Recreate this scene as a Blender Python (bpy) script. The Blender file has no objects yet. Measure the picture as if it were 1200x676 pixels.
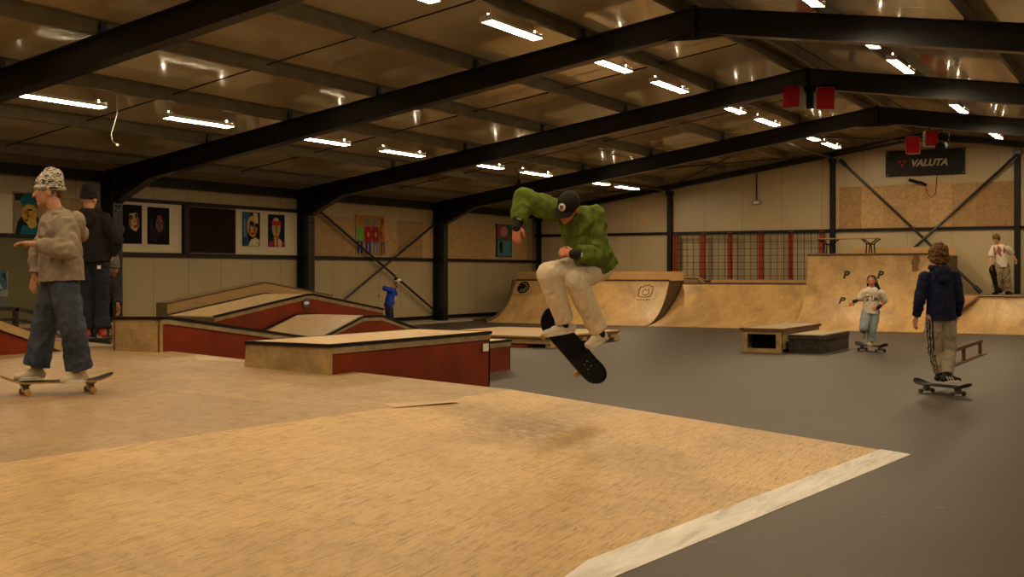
import bpy, bmesh, math, random
from mathutils import Vector, Matrix, noise as mnoise
random.seed(7)
SC = bpy.context.scene
COL = SC.collection
PI = math.pi
# ---------------------------------------------------------------- camera geometry (metres; hall runs along +Y, gable wall at Y=34.7)
F, XV, HY, EYE = 1400., 1388., 320., 1.40
TH = math.atan((XV-600)/F); SN, CS = math.sin(TH), math.cos(TH)
def ray(px, py):
    a, b = (px-600)/F, (HY-py)/F
    return Vector((-SN+a*CS, CS+a*SN, b))
EYEV = Vector((0, 0, EYE))
def at_z(px, py, z=0.): r = ray(px, py); return EYEV+r*((z-EYE)/r.z)
def at_x(px, py, x): r = ray(px, py); return EYEV+r*(x/r.x)
def at_y(px, py, y): r = ray(px, py); return EYEV+r*(y/r.y)
def at_d(px, py, d): return EYEV+ray(px, py)*d
ZF, KD = .35, .035
def deck_z(x, y): return ZF+KD*((x+5.23)*-.9964+(y-9.28)*.084)
def at_deck(px, py, up=0.):
    r = ray(px, py); A = ZF-KD*(-.9964*-5.23+.084*9.28)+up
    return EYEV+r*((A-EYE)/(r.z-KD*(-.9964*r.x+.084*r.y)))
RIGHT, FWD, UP = Vector((CS, SN, 0)), Vector((-SN, CS, 0)), Vector((0, 0, 1))
def cdir(r, u, f): return (RIGHT*r+UP*u+FWD*f).normalized()

# ---------------------------------------------------------------- materials
class G:
    def __init__(s, name):
        s.m = bpy.data.materials.new(name); s.m.use_nodes = True
        s.t = s.m.node_tree; s.b = s.t.nodes['Principled BSDF']
        s.out = s.t.nodes['Material Output']
    def n(s, typ, **kw):
        nd = s.t.nodes.new(typ)
        for k, v in kw.items():
            if k.startswith('_'): nd.inputs[k[1:]].default_value = v
            else: setattr(nd, k, v)
        return nd
    def l(s, a, b): s.t.links.new(a, b)
    def coord(s, scale=(1, 1, 1), rot=(0, 0, 0)):
        tc = s.n('ShaderNodeTexCoord'); mp = s.n('ShaderNodeMapping')
        mp.inputs['Scale'].default_value = scale; mp.inputs['Rotation'].default_value = rot
        s.l(tc.outputs['Object'], mp.inputs['Vector']); return mp.outputs[0]
    def noise(s, vec, scale, detail=4, rough=.55, dist=0):
        nd = s.n('ShaderNodeTexNoise'); nd.inputs['Scale'].default_value = scale
        nd.inputs['Detail'].default_value = detail; nd.inputs['Roughness'].default_value = rough
        nd.inputs['Distortion'].default_value = dist
        if vec is not None: s.l(vec, nd.inputs['Vector'])
        return nd.outputs['Fac']
    def ramp(s, fac, stops):
        r = s.n('ShaderNodeValToRGB'); e = r.color_ramp.elements
        while len(e) < len(stops): e.new(.5)
        for el, (p, c) in zip(e, stops): el.position = p; el.color = (*c, 1) if len(c) == 3 else c
        s.l(fac, r.inputs[0]); return r.outputs[0]
    def mix(s, fac, a, b, mode='MIX'):
        x = s.n('ShaderNodeMix', data_type='RGBA', blend_type=mode)
        for sock, v in ((x.inputs[0], fac), (x.inputs[6], a), (x.inputs[7], b)):
            if hasattr(v, 'is_linked'): s.l(v, sock)
            elif isinstance(v, (int, float)): sock.default_value = v
            else: sock.default_value = (*v, 1)
        return x.outputs[2]
    def math(s, op, a, b=None):
        x = s.n('ShaderNodeMath', operation=op)
        for i, v in enumerate((a, b)):
            if v is None: continue
            if hasattr(v, 'is_linked'): s.l(v, x.inputs[i])
            else: x.inputs[i].default_value = v
        return x.outputs[0]
    def bump(s, h, strength, dist=.01):
        b = s.n('ShaderNodeBump'); b.inputs['Strength'].default_value = strength; b.inputs['Distance'].default_value = dist
        s.l(h, b.inputs['Height']); s.l(b.outputs[0], s.b.inputs['Normal'])
    def fin(s, col, rough=.5, metal=0., spec=.5):
        if hasattr(col, 'is_linked'): s.l(col, s.b.inputs['Base Color'])
        else: s.b.inputs['Base Color'].default_value = (*col, 1)
        if hasattr(rough, 'is_linked'): s.l(rough, s.b.inputs['Roughness'])
        else: s.b.inputs['Roughness'].default_value = rough
        s.b.inputs['Metallic'].default_value = metal; s.b.inputs['Specular IOR Level'].default_value = spec
        return s.m
def mul(c, k): return tuple(x*k for x in c)
def plain(name, col, rough=.6, metal=0., var=.15, vs=8., bump=0., bs=60., spec=.22):
    g = G(name); v = g.coord()
    f = g.noise(v, vs, 5)
    c = g.ramp(f, [(.3, mul(col, 1-var)), (.7, mul(col, 1+var))])
    if bump: g.bump(g.noise(v, bs, 4), bump, .01)
    return g.fin(c, rough, metal, spec)
def swz(g, plane):
    tc = g.n('ShaderNodeTexCoord'); sp = g.n('ShaderNodeSeparateXYZ'); cb = g.n('ShaderNodeCombineXYZ')
    g.l(tc.outputs['Object'], sp.inputs[0])
    ax = {'X': 0, 'Y': 1, 'Z': 2}
    for i, a in enumerate(plane): g.l(sp.outputs[ax[a]], cb.inputs[i])
    return cb.outputs[0]
def wood(name, col, plane='XY', sheet=(2.44, 1.22), grain=(1.2, 14, 14), stain=.35, scuff=.5, rough=.5, seam=.004, tone=.10, off=(0, 0), spec=.3, rot=0., ss=.9, spot=None):
    """plywood: grain, sheets with seams and slightly different tones, dirt patches, scratches"""
    g = G(name); v = swz(g, plane)
    mp = g.n('ShaderNodeMapping'); g.l(v, mp.inputs[0])
    mp.inputs['Location'].default_value = (off[0], off[1], 0); mp.inputs['Rotation'].default_value = (0, 0, rot); v = mp.outputs[0]
    mg = g.n('ShaderNodeMapping'); g.l(v, mg.inputs[0]); mg.inputs['Scale'].default_value = grain
    gr = g.noise(mg.outputs[0], 1.6, 8, .62, .6)
    c = g.ramp(gr, [(.25, mul(col, .86)), (.5, col), (.78, mul(col, 1.09))])
    br = g.n('ShaderNodeTexBrick', offset=.5, squash=1.)
    br.inputs['Color1'].default_value = (1-tone,)*3+(1,); br.inputs['Color2'].default_value = (1+tone*.6, 1+tone*.5, 1+tone*.35, 1)
    br.inputs['Mortar'].default_value = (.62, .56, .5, 1); br.inputs['Scale'].default_value = 1.
    br.inputs['Mortar Size'].default_value = seam; br.inputs['Mortar Smooth'].default_value = .3
    br.inputs['Brick Width'].default_value = sheet[0]; br.inputs['Row Height'].default_value = sheet[1]
    g.l(v, br.inputs['Vector'])
    c = g.mix(1., c, br.outputs['Color'], 'MULTIPLY')
    st = g.ramp(g.noise(v, ss, 7, .68, .4), [(.42, (0, 0, 0)), (.72, (1, 1, 1))])
    c = g.mix(g.math('MULTIPLY', st, stain), c, mul(col, .42))
    st2 = g.ramp(g.noise(v, ss*8, 8, .75, .2), [(.5, (0, 0, 0)), (.75, (1, 1, 1))])
    c = g.mix(g.math('MULTIPLY', st2, stain*.7), c, mul(col, .5))
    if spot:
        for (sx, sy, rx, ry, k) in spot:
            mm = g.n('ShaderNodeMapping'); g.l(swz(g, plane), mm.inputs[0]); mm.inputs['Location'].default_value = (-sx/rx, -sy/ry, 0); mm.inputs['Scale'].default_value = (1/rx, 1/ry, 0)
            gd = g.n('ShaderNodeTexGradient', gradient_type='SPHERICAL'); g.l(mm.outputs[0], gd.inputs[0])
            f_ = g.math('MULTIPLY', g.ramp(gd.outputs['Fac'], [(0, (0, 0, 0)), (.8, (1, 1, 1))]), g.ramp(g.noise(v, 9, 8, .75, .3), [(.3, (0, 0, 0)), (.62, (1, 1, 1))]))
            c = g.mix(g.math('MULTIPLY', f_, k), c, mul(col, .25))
    if scuff:
        for ang, sc, th in ((.5, (80, 3.5, 1), .625), (-.9, (90, 4, 1), .63), (1.75, (95, 5, 1), .63), (.05, (30, 24, 1), .685)):
            ms = g.n('ShaderNodeMapping'); g.l(v, ms.inputs[0]); ms.inputs['Rotation'].default_value = (0, 0, ang); ms.inputs['Scale'].default_value = sc
            s_ = g.ramp(g.noise(ms.outputs[0], 1., 3, .5, 1.2), [(th-.02, (0, 0, 0)), (th+.02, (1, 1, 1))])
            c = g.mix(g.math('MULTIPLY', s_, scuff), c, mul(col, .35))
    g.bump(gr, .05, .004)
    rg = g.ramp(st2, [(0, (rough-.06,)*3), (1, (rough+.15,)*3)])
    return g.fin(c, rg, 0, spec)
def osb(name, col, rough=.6, board=None, plane='YZ'):
    g = G(name); v = swz(g, plane)
    vo = g.n('ShaderNodeTexVoronoi', feature='F1'); vo.inputs['Scale'].default_value = 16.; g.l(v, vo.inputs['Vector'])
    hs = g.n('ShaderNodeSeparateColor'); g.l(vo.outputs['Color'], hs.inputs[0])
    c = g.ramp(hs.outputs[0], [(0, mul(col, .78)), (.5, col), (1, mul(col, 1.2))])
    c = g.mix(.35, c, g.ramp(g.noise(v, 3, 6), [(.3, mul(col, .75)), (.7, mul(col, 1.15))]))
    if board:
        br = g.n('ShaderNodeTexBrick', offset=0.); br.inputs['Scale'].default_value = 1.
        br.inputs['Color1'].default_value = (.68, .62, .54, 1); br.inputs['Color2'].default_value = (1.15, 1.15, 1.15, 1); br.inputs['Mortar'].default_value = (.6, .55, .5, 1)
        br.inputs['Mortar Size'].default_value = .004; br.inputs['Brick Width'].default_value = board; br.inputs['Row Height'].default_value = 9.
        g.l(v, br.inputs['Vector']); c = g.mix(1., c, br.outputs['Color'], 'MULTIPLY')
    return g.fin(c, rough, 0, .3)
def ribbed(name, col, axis, pitch=1.0, fine=.1, rough=.4, dark=.55, spec=.5, var=.06, wave=0.):
    """coated sandwich panel: joint every pitch metres and fine shallow ribs"""
    g = G(name); tc = g.n('ShaderNodeTexCoord'); sp = g.n('ShaderNodeSeparateXYZ'); g.l(tc.outputs['Object'], sp.inputs[0])
    a = sp.outputs['XYZ'.index(axis)]
    fr = g.math('FRACT', g.math('DIVIDE', g.math('ADD', a, 50.), pitch))
    ln = g.math('LESS_THAN', fr, .022/pitch)
    ff = g.math('FRACT', g.math('DIVIDE', g.math('ADD', a, 50.), fine))
    fl = g.math('LESS_THAN', ff, .14)
    c = g.ramp(g.noise(tc.outputs['Object'], 1.3, 5), [(.3, mul(col, 1-var)), (.7, mul(col, 1+var))])
    c = g.mix(g.math('MULTIPLY', fl, .10), c, mul(col, .6))
    c = g.mix(ln, c, mul(col, dark))
    w = g.math('SINE', g.math('MULTIPLY', a, 2*PI/fine))
    if wave:
        w = g.math('ADD', g.math('MULTIPLY', w, .25), g.math('MULTIPLY', g.noise(tc.outputs['Object'], 1.1, 1), 5.))
        g.bump(w, wave, .01); g.b.inputs['Coat Weight'].default_value = .85; g.b.inputs['Coat Roughness'].default_value = .07; g.b.inputs['Coat IOR'].default_value = 1.75
        g.l(g.b.inputs['Normal'].links[0].from_socket, g.b.inputs['Coat Normal'])
    else: g.bump(w, .08, .004)
    return g.fin(c, rough, 0, spec)
def glow(name, col, st):
    g = G(name); g.b.inputs['Emission Color'].default_value = (*col, 1); g.b.inputs['Emission Strength'].default_value = st
    return g.fin((.8, .8, .8), .5)

EXPO = 0.75
LIGHT = (1.0, .765, .47)
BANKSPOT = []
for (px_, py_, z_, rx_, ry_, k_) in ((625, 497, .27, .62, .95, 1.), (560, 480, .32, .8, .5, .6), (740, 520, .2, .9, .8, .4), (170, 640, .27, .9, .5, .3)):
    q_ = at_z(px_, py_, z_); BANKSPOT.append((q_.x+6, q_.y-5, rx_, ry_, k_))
MT = dict(
    floor=None, steel=plain('black_steel', (.0055, .0048, .0042), .33, 0, .25, 3, spec=.55),
    purlin=plain('purlin_steel', (.19, .166, .115), .5, 0, .2, 3), rail=plain('wall_rail_steel', (.0095, .0082, .0075), .5, 0, .2, 3),
    wall_l=ribbed('wall_panel_side', (.345, .27, .148), 'Y', 1.0, dark=.62), wall_g=ribbed('wall_panel_gable', (.45, .36, .21), 'X', 1.2, dark=.74),
    ceil=ribbed('ceiling_panel', (.70, .565, .33), 'Y', 1.0, .125, .2, .8, .75, .05, .035),
    white_board=plain('white_wall_board', (.52, .44, .30), .5, 0, .05, 2),
    olive=plain('olive_wall_tone', (.115, .098, .045), .6, 0, .08, 2),
    bank=wood('bank_plywood', (.585, .385, .172), 'XY', (2.44, 1.22), (22, 2.2, 9), .45, .65, .5, .003, .08, (.7, .35), .25, -.08, spot=BANKSPOT),
    deckw=wood('deck_plywood', (.41, .278, .145), 'XY', (2.44, 1.22), (22, 2.2, 9), .6, .6, .55, .0035, .10, (.2, .1), .3, -.1),
    ramp=wood('ramp_plywood', (.52, .325, .13), 'XZ', (2.44, 2.4), (2.2, 1.6, 9), .95, .25, .45, .003, .07, ss=1.7),
    rampold=wood('worn_ramp_plywood', (.36, .245, .125), 'XY', (2.44, 1.22), (9, 1.2, 9), .6, .35, .5, .003, .08),
    light_top=wood('pale_plywood_top', (.58, .40, .20), 'XY', (2.44, 1.22), (9, 1.2, 9), .25, .3, .5),
    endply=wood('ledge_end_plywood', (.40, .265, .11), 'XZ', (5, 5), (2, 12, 9), .95, .3, .6, .001, ss=4.),
    bandply=wood('ledge_band_plywood', (.34, .24, .12), 'YZ', (5, 5), (1.2, 14, 9), .95, .4, .55, .001, ss=5.),
    backply=wood('ply_ledge', (.42, .28, .12), 'YZ', (5, 5), (1.2, 10, 9), .4, .1, .6, .001),
    red=plain('red_painted_panel', (.165, .021, .0025), .55, 0, .25, 2.5, spec=.2), redpost=plain('red_painted_post', (.27, .038, .014), .55, 0, .15, 4),
    coping=plain('black_coping_edge', (.010, .0085, .0075), .42, .3, .4, 14, .1, 30),
    darkply=plain('dark_stained_ply', (.10, .062, .03), .6, 0, .25, 5),
    strip=None, osbl=osb('osb_panel', (.40, .255, .115), .6, 1.22, 'YZ'), osbg=osb('osb_panel_gable', (.48, .31, .145), .6, .62, 'XZ'),
    patch=wood('patch_plywood', (.50, .345, .18), 'XY', (2.44, 1.22), (22, 2.2, 9), .25, .3, .5), paper=plain('white_paper', (.7, .66, .55), .7, 0, .05), black=plain('matt_black', (.006, .0055, .005), .6, 0, .2, spec=.12),
    brown=plain('dark_brown_board', (.014, .0065, .003), .7, 0, .2, 2, spec=.08), galv=plain('galvanised', (.30, .28, .25), .4, .7, .15, 20),
    white=plain('white_lacquer', (.72, .70, .66), .4, 0, .04), cable=plain('pale_cable', (.6, .55, .45), .5),
    glow=glow('lamp_diffuser', LIGHT, 46.), glint=glow('hanger_glint_glow', LIGHT, 20.), redbox=plain('red_speaker_shell', (.27, .005, .004), .6, 0, .1, spec=.08), greyside=plain('pale_grey_side', (.34, .32, .28), .5),
    rust=plain('rusty_edge', (.10, .05, .022), .6, 0, .35, 14), blackworn=plain('worn_black_paint', (.028, .024, .019), .55, 0, .7, 16),
    tabletop=plain('table_top_wood', (.34, .20, .09), .5), ground_curb=plain('concrete_curb', (.30, .26, .19), .8, 0, .15, 6),
)
def mk_floor():
    g = G('dark_sealed_floor'); v = g.coord()
    c = g.ramp(g.noise(v, .35, 6, .6), [(.3, (.038, .0275, .0195)), (.7, (.056, .0415, .030))])
    sp = g.ramp(g.noise(v, 70, 3, .7), [(.35, (.82, .82, .82)), (.7, (1.16, 1.16, 1.16))])
    c = g.mix(1., c, sp, 'MULTIPLY')
    ds = g.ramp(g.noise(v, 9, 2, .5), [(.735, (0, 0, 0)), (.75, (1, 1, 1))])
    c = g.mix(g.math('MULTIPLY', ds, .35), c, (.28, .24, .2))
    g.bump(g.noise(v, 160, 3), .25, .003)
    return g.fin(c, .52, 0, .35)
MT['floor'] = mk_floor()
def mk_strip():
    g = G('scuffed_metal_strip'); v = g.coord((1, 1, 1))
    a = g.noise(g.coord((7, 1, 5)), 1.4, 6, .7, .5)
    c = g.ramp(a, [(.3, (.36, .33, .29)), (.5, (.60, .57, .53)), (.75, (.74, .71, .67))])
    return g.fin(c, .46, .35, .5)
MT['strip'] = mk_strip()

# ---------------------------------------------------------------- objects
def setp(o, label=None, cat=None, group=None, kind=None):
    if label: o['label'] = label
    if cat: o['category'] = cat
    if group: o['group'] = group
    if kind: o['kind'] = kind
    return o
def offset(o):
    v = Vector((0, 0, 0))
    while o is not None: v += o.location; o = o.parent
    return v
def thing(name, label, cat, loc=(0, 0, 0), group=None):
    o = bpy.data.objects.new(name, None); COL.objects.link(o); o.location = loc
    o.empty_display_size = .1
    return setp(o, label, cat, group)
def link_mesh(name, me, parent=None, shift=True):
    if parent is not None and shift: me.transform(Matrix.Translation(-offset(parent)))
    o = bpy.data.objects.new(name, me); COL.objects.link(o)
    if parent is not None: o.parent = parent
    return o
class MB:
    """collects shapes into one mesh"""
    def __init__(s): s.v = []; s.f = []; s.mi = []; s.cur = 0
    def add(s, vs, fs):
        b = len(s.v); s.v += [tuple(v) for v in vs]
        for f in fs: s.f.append([b+i for i in f]); s.mi.append(s.cur)
        return s
    def m(s, i): s.cur = i; return s
    def hexa(s, p):   # 4 bottom (ccw), 4 top
        return s.add(p, [(3, 2, 1, 0), (4, 5, 6, 7), (0, 1, 5, 4), (1, 2, 6, 5), (2, 3, 7, 6), (3, 0, 4, 7)])
    def box(s, x0, x1, y0, y1, z0, z1):
        return s.hexa([(x0, y0, z0), (x1, y0, z0), (x1, y1, z0), (x0, y1, z0), (x0, y0, z1), (x1, y0, z1), (x1, y1, z1), (x0, y1, z1)])
    def obox(s, c, ax, ay, az):
        c, ax, ay, az = map(Vector, (c, ax, ay, az))
        return s.hexa([c-ax-ay-az, c+ax-ay-az, c+ax+ay-az, c-ax+ay-az, c-ax-ay+az, c+ax-ay+az, c+ax+ay+az, c-ax+ay+az])
    def bar(s, a, b, w, h, up=(0, 0, 1)):
        a, b = Vector(a), Vector(b); d = (b-a); L = d.length; d.normalize()
        u = Vector(up); sd = d.cross(u)
        if sd.length < 1e-4: sd = d.cross(Vector((1, 0, 0)))
        sd.normalize(); u = sd.cross(d).normalized()
        return s.obox((a+b)/2, d*L/2, sd*w/2, u*h/2)
    def prism(s, poly, a, b):   # poly of 3-D points lying in a plane, extruded from +a to +b vectors
        a, b = Vector(a), Vector(b); n = len(poly)
        vs = [Vector(p)+a for p in poly]+[Vector(p)+b for p in poly]
        fs = [tuple(range(n))[::-1], tuple(range(n, 2*n))]+[(i, (i+1) % n, n+(i+1) % n, n+i) for i in range(n)]
        return s.add(vs, fs)
    def tube(s, pts, r, n=8, cap=True):
        pts = [Vector(p) for p in pts]; rs = r if isinstance(r, (list, tuple)) else [r]*len(pts)
        rings = []; prev = None
        for i, p in enumerate(pts):
            d = (pts[min(i+1, len(pts)-1)]-pts[max(i-1, 0)]).normalized()
            if prev is None: u = d.orthogonal().normalized()
            else: u = (prev-d*prev.dot(d)).normalized()
            prev = u; w = d.cross(u)
            rings.append([p+(u*math.cos(2*PI*k/n)+w*math.sin(2*PI*k/n))*rs[i] for k in range(n)])
        vs = [v for rg in rings for v in rg]; fs = []
        for i in range(len(pts)-1):
            for k in range(n): fs.append((i*n+k, i*n+(k+1) % n, (i+1)*n+(k+1) % n, (i+1)*n+k))
        if cap: fs += [tuple(range(n))[::-1], tuple(range((len(pts)-1)*n, len(pts)*n))]
        return s.add(vs, fs)
    def cyl(s, a, b, r, n=16): return s.tube([a, b], r, n)
    def disc(s, c, u, v, ru, rv=None, n=20, a0=0, a1=2*PI):
        rv = ru if rv is None else rv; c, u, v = Vector(c), Vector(u), Vector(v)
        ps = [c+u*ru*math.cos(a0+(a1-a0)*k/n)+v*rv*math.sin(a0+(a1-a0)*k/n) for k in range(n)]
        return s.add(ps, [tuple(range(n))])
    def poly(s, ps): return s.add(ps, [tuple(range(len(ps)))])
    def build(s, name, mats, parent=None, smooth=False, bevel=0., kind=None, label=None):
        me = bpy.data.meshes.new(name); me.from_pydata(s.v, [], s.f)
        mats = mats if isinstance(mats, (list, tuple)) else [mats]
        for m in mats: me.materials.append(MT[m] if isinstance(m, str) else m)
        me.polygons.foreach_set('material_index', s.mi)
        bm = bmesh.new(); bm.from_mesh(me)
        bmesh.ops.recalc_face_normals(bm, faces=bm.faces)
        if smooth:
            for f in bm.faces: f.smooth = True
        bm.to_mesh(me); bm.free(); me.update()
        if smooth: me.set_sharp_from_angle(angle=math.radians(42))
        o = link_mesh(name, me, parent)
        if bevel:
            md = o.modifiers.new('bevel', 'BEVEL'); md.width = bevel; md.segments = 2; md.limit_method = 'ANGLE'
        if kind: o['kind'] = kind
        if label: o['label'] = label
        return o
def struct(mb, name, mats, smooth=False): return mb.build(name, mats, None, smooth, 0, 'structure')
def text_mesh(txt, size, mat, name, parent, place, shear=0., bold=.0, space=1.):
    """lettering turned into mesh; place(u, v) maps the flat text to the surface"""
    cu = bpy.data.curves.new(name, 'FONT'); cu.body = txt; cu.size = size; cu.shear = shear; cu.offset = bold; cu.space_character = space
    cu.resolution_u = 3
    ob = bpy.data.objects.new(name+'_tmp', cu); COL.objects.link(ob); bpy.context.view_layer.update()
    me = bpy.data.meshes.new_from_object(ob.evaluated_get(bpy.context.evaluated_depsgraph_get()))
    bpy.data.objects.remove(ob); bpy.data.curves.remove(cu)
    xs = [v.co.x for v in me.vertices]; ys = [v.co.y for v in me.vertices]
    cx, cy = (min(xs)+max(xs))/2, (min(ys)+max(ys))/2
    for v in me.vertices: v.co = place(v.co.x-cx, v.co.y-cy)
    me.materials.clear(); me.materials.append(MT[mat] if isinstance(mat, str) else mat)
    return link_mesh(name, me, parent)
def copy_tree(src, label=None):
    r = src.copy(); COL.objects.link(r)
    if label: r['label'] = label
    for ch in src.children:
        c = ch.copy(); COL.objects.link(c); c.parent = r
        for gch in ch.children:
            d = gch.copy(); COL.objects.link(d); d.parent = c
    return r

# ---------------------------------------------------------------- hall shell
XL, XR, RX, YG, YB = -18.7, 6.1, -6.3, 34.7, -8.2
SL = .154
def roof(x): return 5.31-SL*abs(x-RX)           # top of the rafters
def under(x): return roof(x)+.21                 # underside of the roof panels
struct(MB().box(XL-.3, XR+.3, YB-.3, YG+.3, -.2, 0), 'floor', 'floor')
for nm, xa, xb in (('ceiling_left', XL-.3, RX), ('ceiling_right', RX, XR+.3)):
    struct(MB().hexa([(xa, YB-.3, under(xa)), (xb, YB-.3, under(xb)), (xb, YG+.3, under(xb)), (xa, YG+.3, under(xa)),
                      (xa, YB-.3, under(xa)+.12), (xb, YB-.3, under(xb)+.12), (xb, YG+.3, under(xb)+.12), (xa, YG+.3, under(xa)+.12)]), nm, 'ceil')
struct(MB().box(XL-.3, XL, YB-.3, YG+.3, 0, under(XL)-.002), 'wall_left', 'wall_l')
struct(MB().box(XR, XR+.3, YB-.3, YG+.3, 0, under(XR)-.002), 'wall_right', 'wall_l')
for nm, ya, yb in (('wall_far', YG, YG+.3), ('wall_near', YB-.3, YB)):
    e = .002
    struct(MB().prism([(XL, 0, 0), (XR, 0, 0), (XR, 0, under(XR)-e), (RX, 0, under(RX)-e), (XL, 0, under(XL)-e)], (0, ya, 0), (0, yb, 0)), nm, 'wall_g')
# rails on the walls, skirting
def wrail(n, x0, x1, y0, y1, z0, z1, m='rail'): return struct(MB().box(x0, x1, y0, y1, z0, z1), 'trim_%d' % n, m)
wrail(1, XL, XL+.07, 16.9, YG, 1.74, 1.82); wrail(2, XL, XL+.07, 16.9, 22.9, 2.86, 2.93)
wrail(3, XL, XL+.07, -8, 16.9, 2.06, 2.12)
wrail(4, XL+.07, XR, YG-.07, YG, 2.59, 2.67)
struct(MB().box(XL, XL+.05, -8, YG, .10, .19), 'baseboard_left', 'black')
struct(MB().box(XL+.05, XL+.5, -8, 30, 0, .05), 'trim_5', 'ground_curb')
struct(MB().box(XL, XL+.2, -8, YG, roof(XL)-.2, roof(XL)), 'trim_6', 'rail')
wrail(7, XL, XL+.1, 18.80, 18.95, 1.82, 2.86)

# ---------------------------------------------------------------- portal frames
def ibeam(mb, a, b, depth, fl, up):
    """I-section whose top flange follows a->b; web hangs down 'depth' along up"""
    a, b, up = Vector(a), Vector(b), Vector(up); t = .016
    mb.bar(a-up*t/2, b-up*t/2, fl, t, up); mb.bar(a-up*(depth-t/2), b-up*(depth-t/2), fl, t, up)
    mb.bar(a-up*(depth/2), b-up*(depth/2), .012, depth-2*t, up)
FRAMES = [28.72, 22.72, 16.72, 10.72, 4.72, -1.28]
RD = .37; FW = .23
WHERE = ['next to the gable wall, carrying the small red speakers at its far side', 'carrying the pair of red box speakers at its ridge', 'whose ridge joint is at the top of the view',
         'crossing the upper corner above the hooded skaters', 'beyond the upper edge of the view', 'behind the camera']
FL = ['black steel roof frame standing behind the green-sweater skater, its ridge nearest the gable wall', 'black steel roof frame carrying the large pair of red box speakers',
      'black steel roof frame whose column stands beside the two dark portraits', 'black steel roof frame crossing the ceiling corner above the grey hoodie skater',
      'black steel roof frame over the open floor beside the camera', 'black steel roof frame over the end of the hall behind the camera']
for y, lab in zip(FRAMES, FL):
    fr = thing('steel_roof_frame', lab, 'roof frame', (RX, y, 0), 'steel roof frames')
    up = {-1: Vector((SL, 0, 1)).normalized()*1, 1: Vector((-SL, 0, 1)).normalized()}
    for sd, xw in ((-1, XL), (1, XR)):
        mb = MB(); ibeam(mb, (xw-sd*.12, y, roof(xw-sd*.12)), (RX, y, roof(RX)), RD, FW, Vector((sd*SL, 0, 1)).normalized())
        mb.build('rafter', 'steel', fr)
        mb = MB(); xi = xw-sd*.02; xo = xw-sd*.37; zt = roof(xw-sd*.3)-.1
        mb.box(min(xi, xi-sd*.016), max(xi, xi-sd*.016), y-.12, y+.12, 0, zt); mb.box(min(xo, xo+sd*.016), max(xo, xo+sd*.016), y-.12, y+.12, 0, zt)
        mb.box(min(xi, xo), max(xi, xo), y-.006, y+.006, 0, zt); mb.box(min(xi, xo)-.02, max(xi, xo)+.02, y-.11, y+.11, 0, .02)
        for k in range(8):
            for q in (-.05, .05): mb.cyl((xo-sd*.0, y+q, 2.62+k*.1), (xo-sd*.03, y+q, 2.62+k*.1), .014, 6)
        mb.build('column', 'steel', fr)
        mb = MB(); x1 = xo-sd*.95
        zb0 = roof(xo)-RD; zb1 = roof(x1)-RD
        for hy in (.006,): mb.prism([(xo, 0, zb0+.02), (x1, 0, zb1+.02), (xo, 0, zb0-.30)], (0, y-hy, 0), (0, y+hy, 0))
        mb.bar((xo, y, zb0-.30), (x1, y, zb1), FW, .016, (0, 0, 1))
        mb.build('haunch', 'steel', fr)
    mb = MB(); mb.box(RX-.02, RX+.02, y-.1, y+.1, roof(RX)-.44, roof(RX)+.03)
    mb.prism([(RX-.5, 0, roof(RX-.5)-RD), (RX, 0, roof(RX)-.47), (RX+.5, 0, roof(RX+.5)-RD), (RX, 0, roof(RX)-.3)], (0, y-.03, 0), (0, y+.03, 0))
    for k in range(4):
        for q in (-.06, .06):
            for sd in (-1, 1): mb.cyl((RX+sd*.02, y+q, roof(RX)-.08-k*.09), (RX+sd*.045, y+q, roof(RX)-.08-k*.09), .014, 6)
    mb.build('ridge_plate', 'steel', fr)
    for sd in (-1, 1):
        for d in (1.85, 3.8, 5.75, 7.7, 9.65):
            x = RX+sd*d; MB().box(x-.012-sd*.03, x+.012-sd*.03, y-.05, y+.05, roof(x), roof(x)+.17).build('purlin_cleat', 'steel', fr)
# gable steelwork
for x, lab in ((-18.45, 'black steel post standing in the corner of the two walls'), (-13.86, 'slim black steel post rising at the end of the red-posted mesh fence'),
               (-8.84, 'slim black steel post standing behind the folding table on the tall ramp'), (-3.91, 'slim black steel post beside the man holding a skateboard upright')):
    t = thing('gable_post', lab, 'post', (x, YG-.1, 0), 'gable wall posts')
    mb = MB(); zt = roof(x)-.225
    mb.box(x-.07, x+.07, YG-.20, YG-.19, 0, zt); mb.box(x-.07, x+.07, YG-.085, YG-.075, 0, zt); mb.box(x-.005, x+.005, YG-.195, YG-.08, 0, zt)
    mb.box(x-.07, x-.062, YG-.2, YG-.08, 0, zt)
    mb.build('shaft', 'rail', t)
    MB().box(x-.11, x+.11, YG-.21, YG-.07, zt-.12, zt).build('head_plate', 'steel', t)
for sd, xw, lab in ((-1, XL, 'black steel edge beam sloping up the gable wall over the mesh fence side'), (1, XR, 'black steel edge beam sloping down the gable wall beyond the black banner')):
    mb = MB(); ibeam(mb, (xw-sd*.02, YG-.14, roof(xw)), (RX, YG-.14, roof(RX)), .17, .13, Vector((sd*SL, 0, 1)).normalized())
    setp(mb.build('gable_edge_beam', 'steel'), lab, 'beam')
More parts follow.
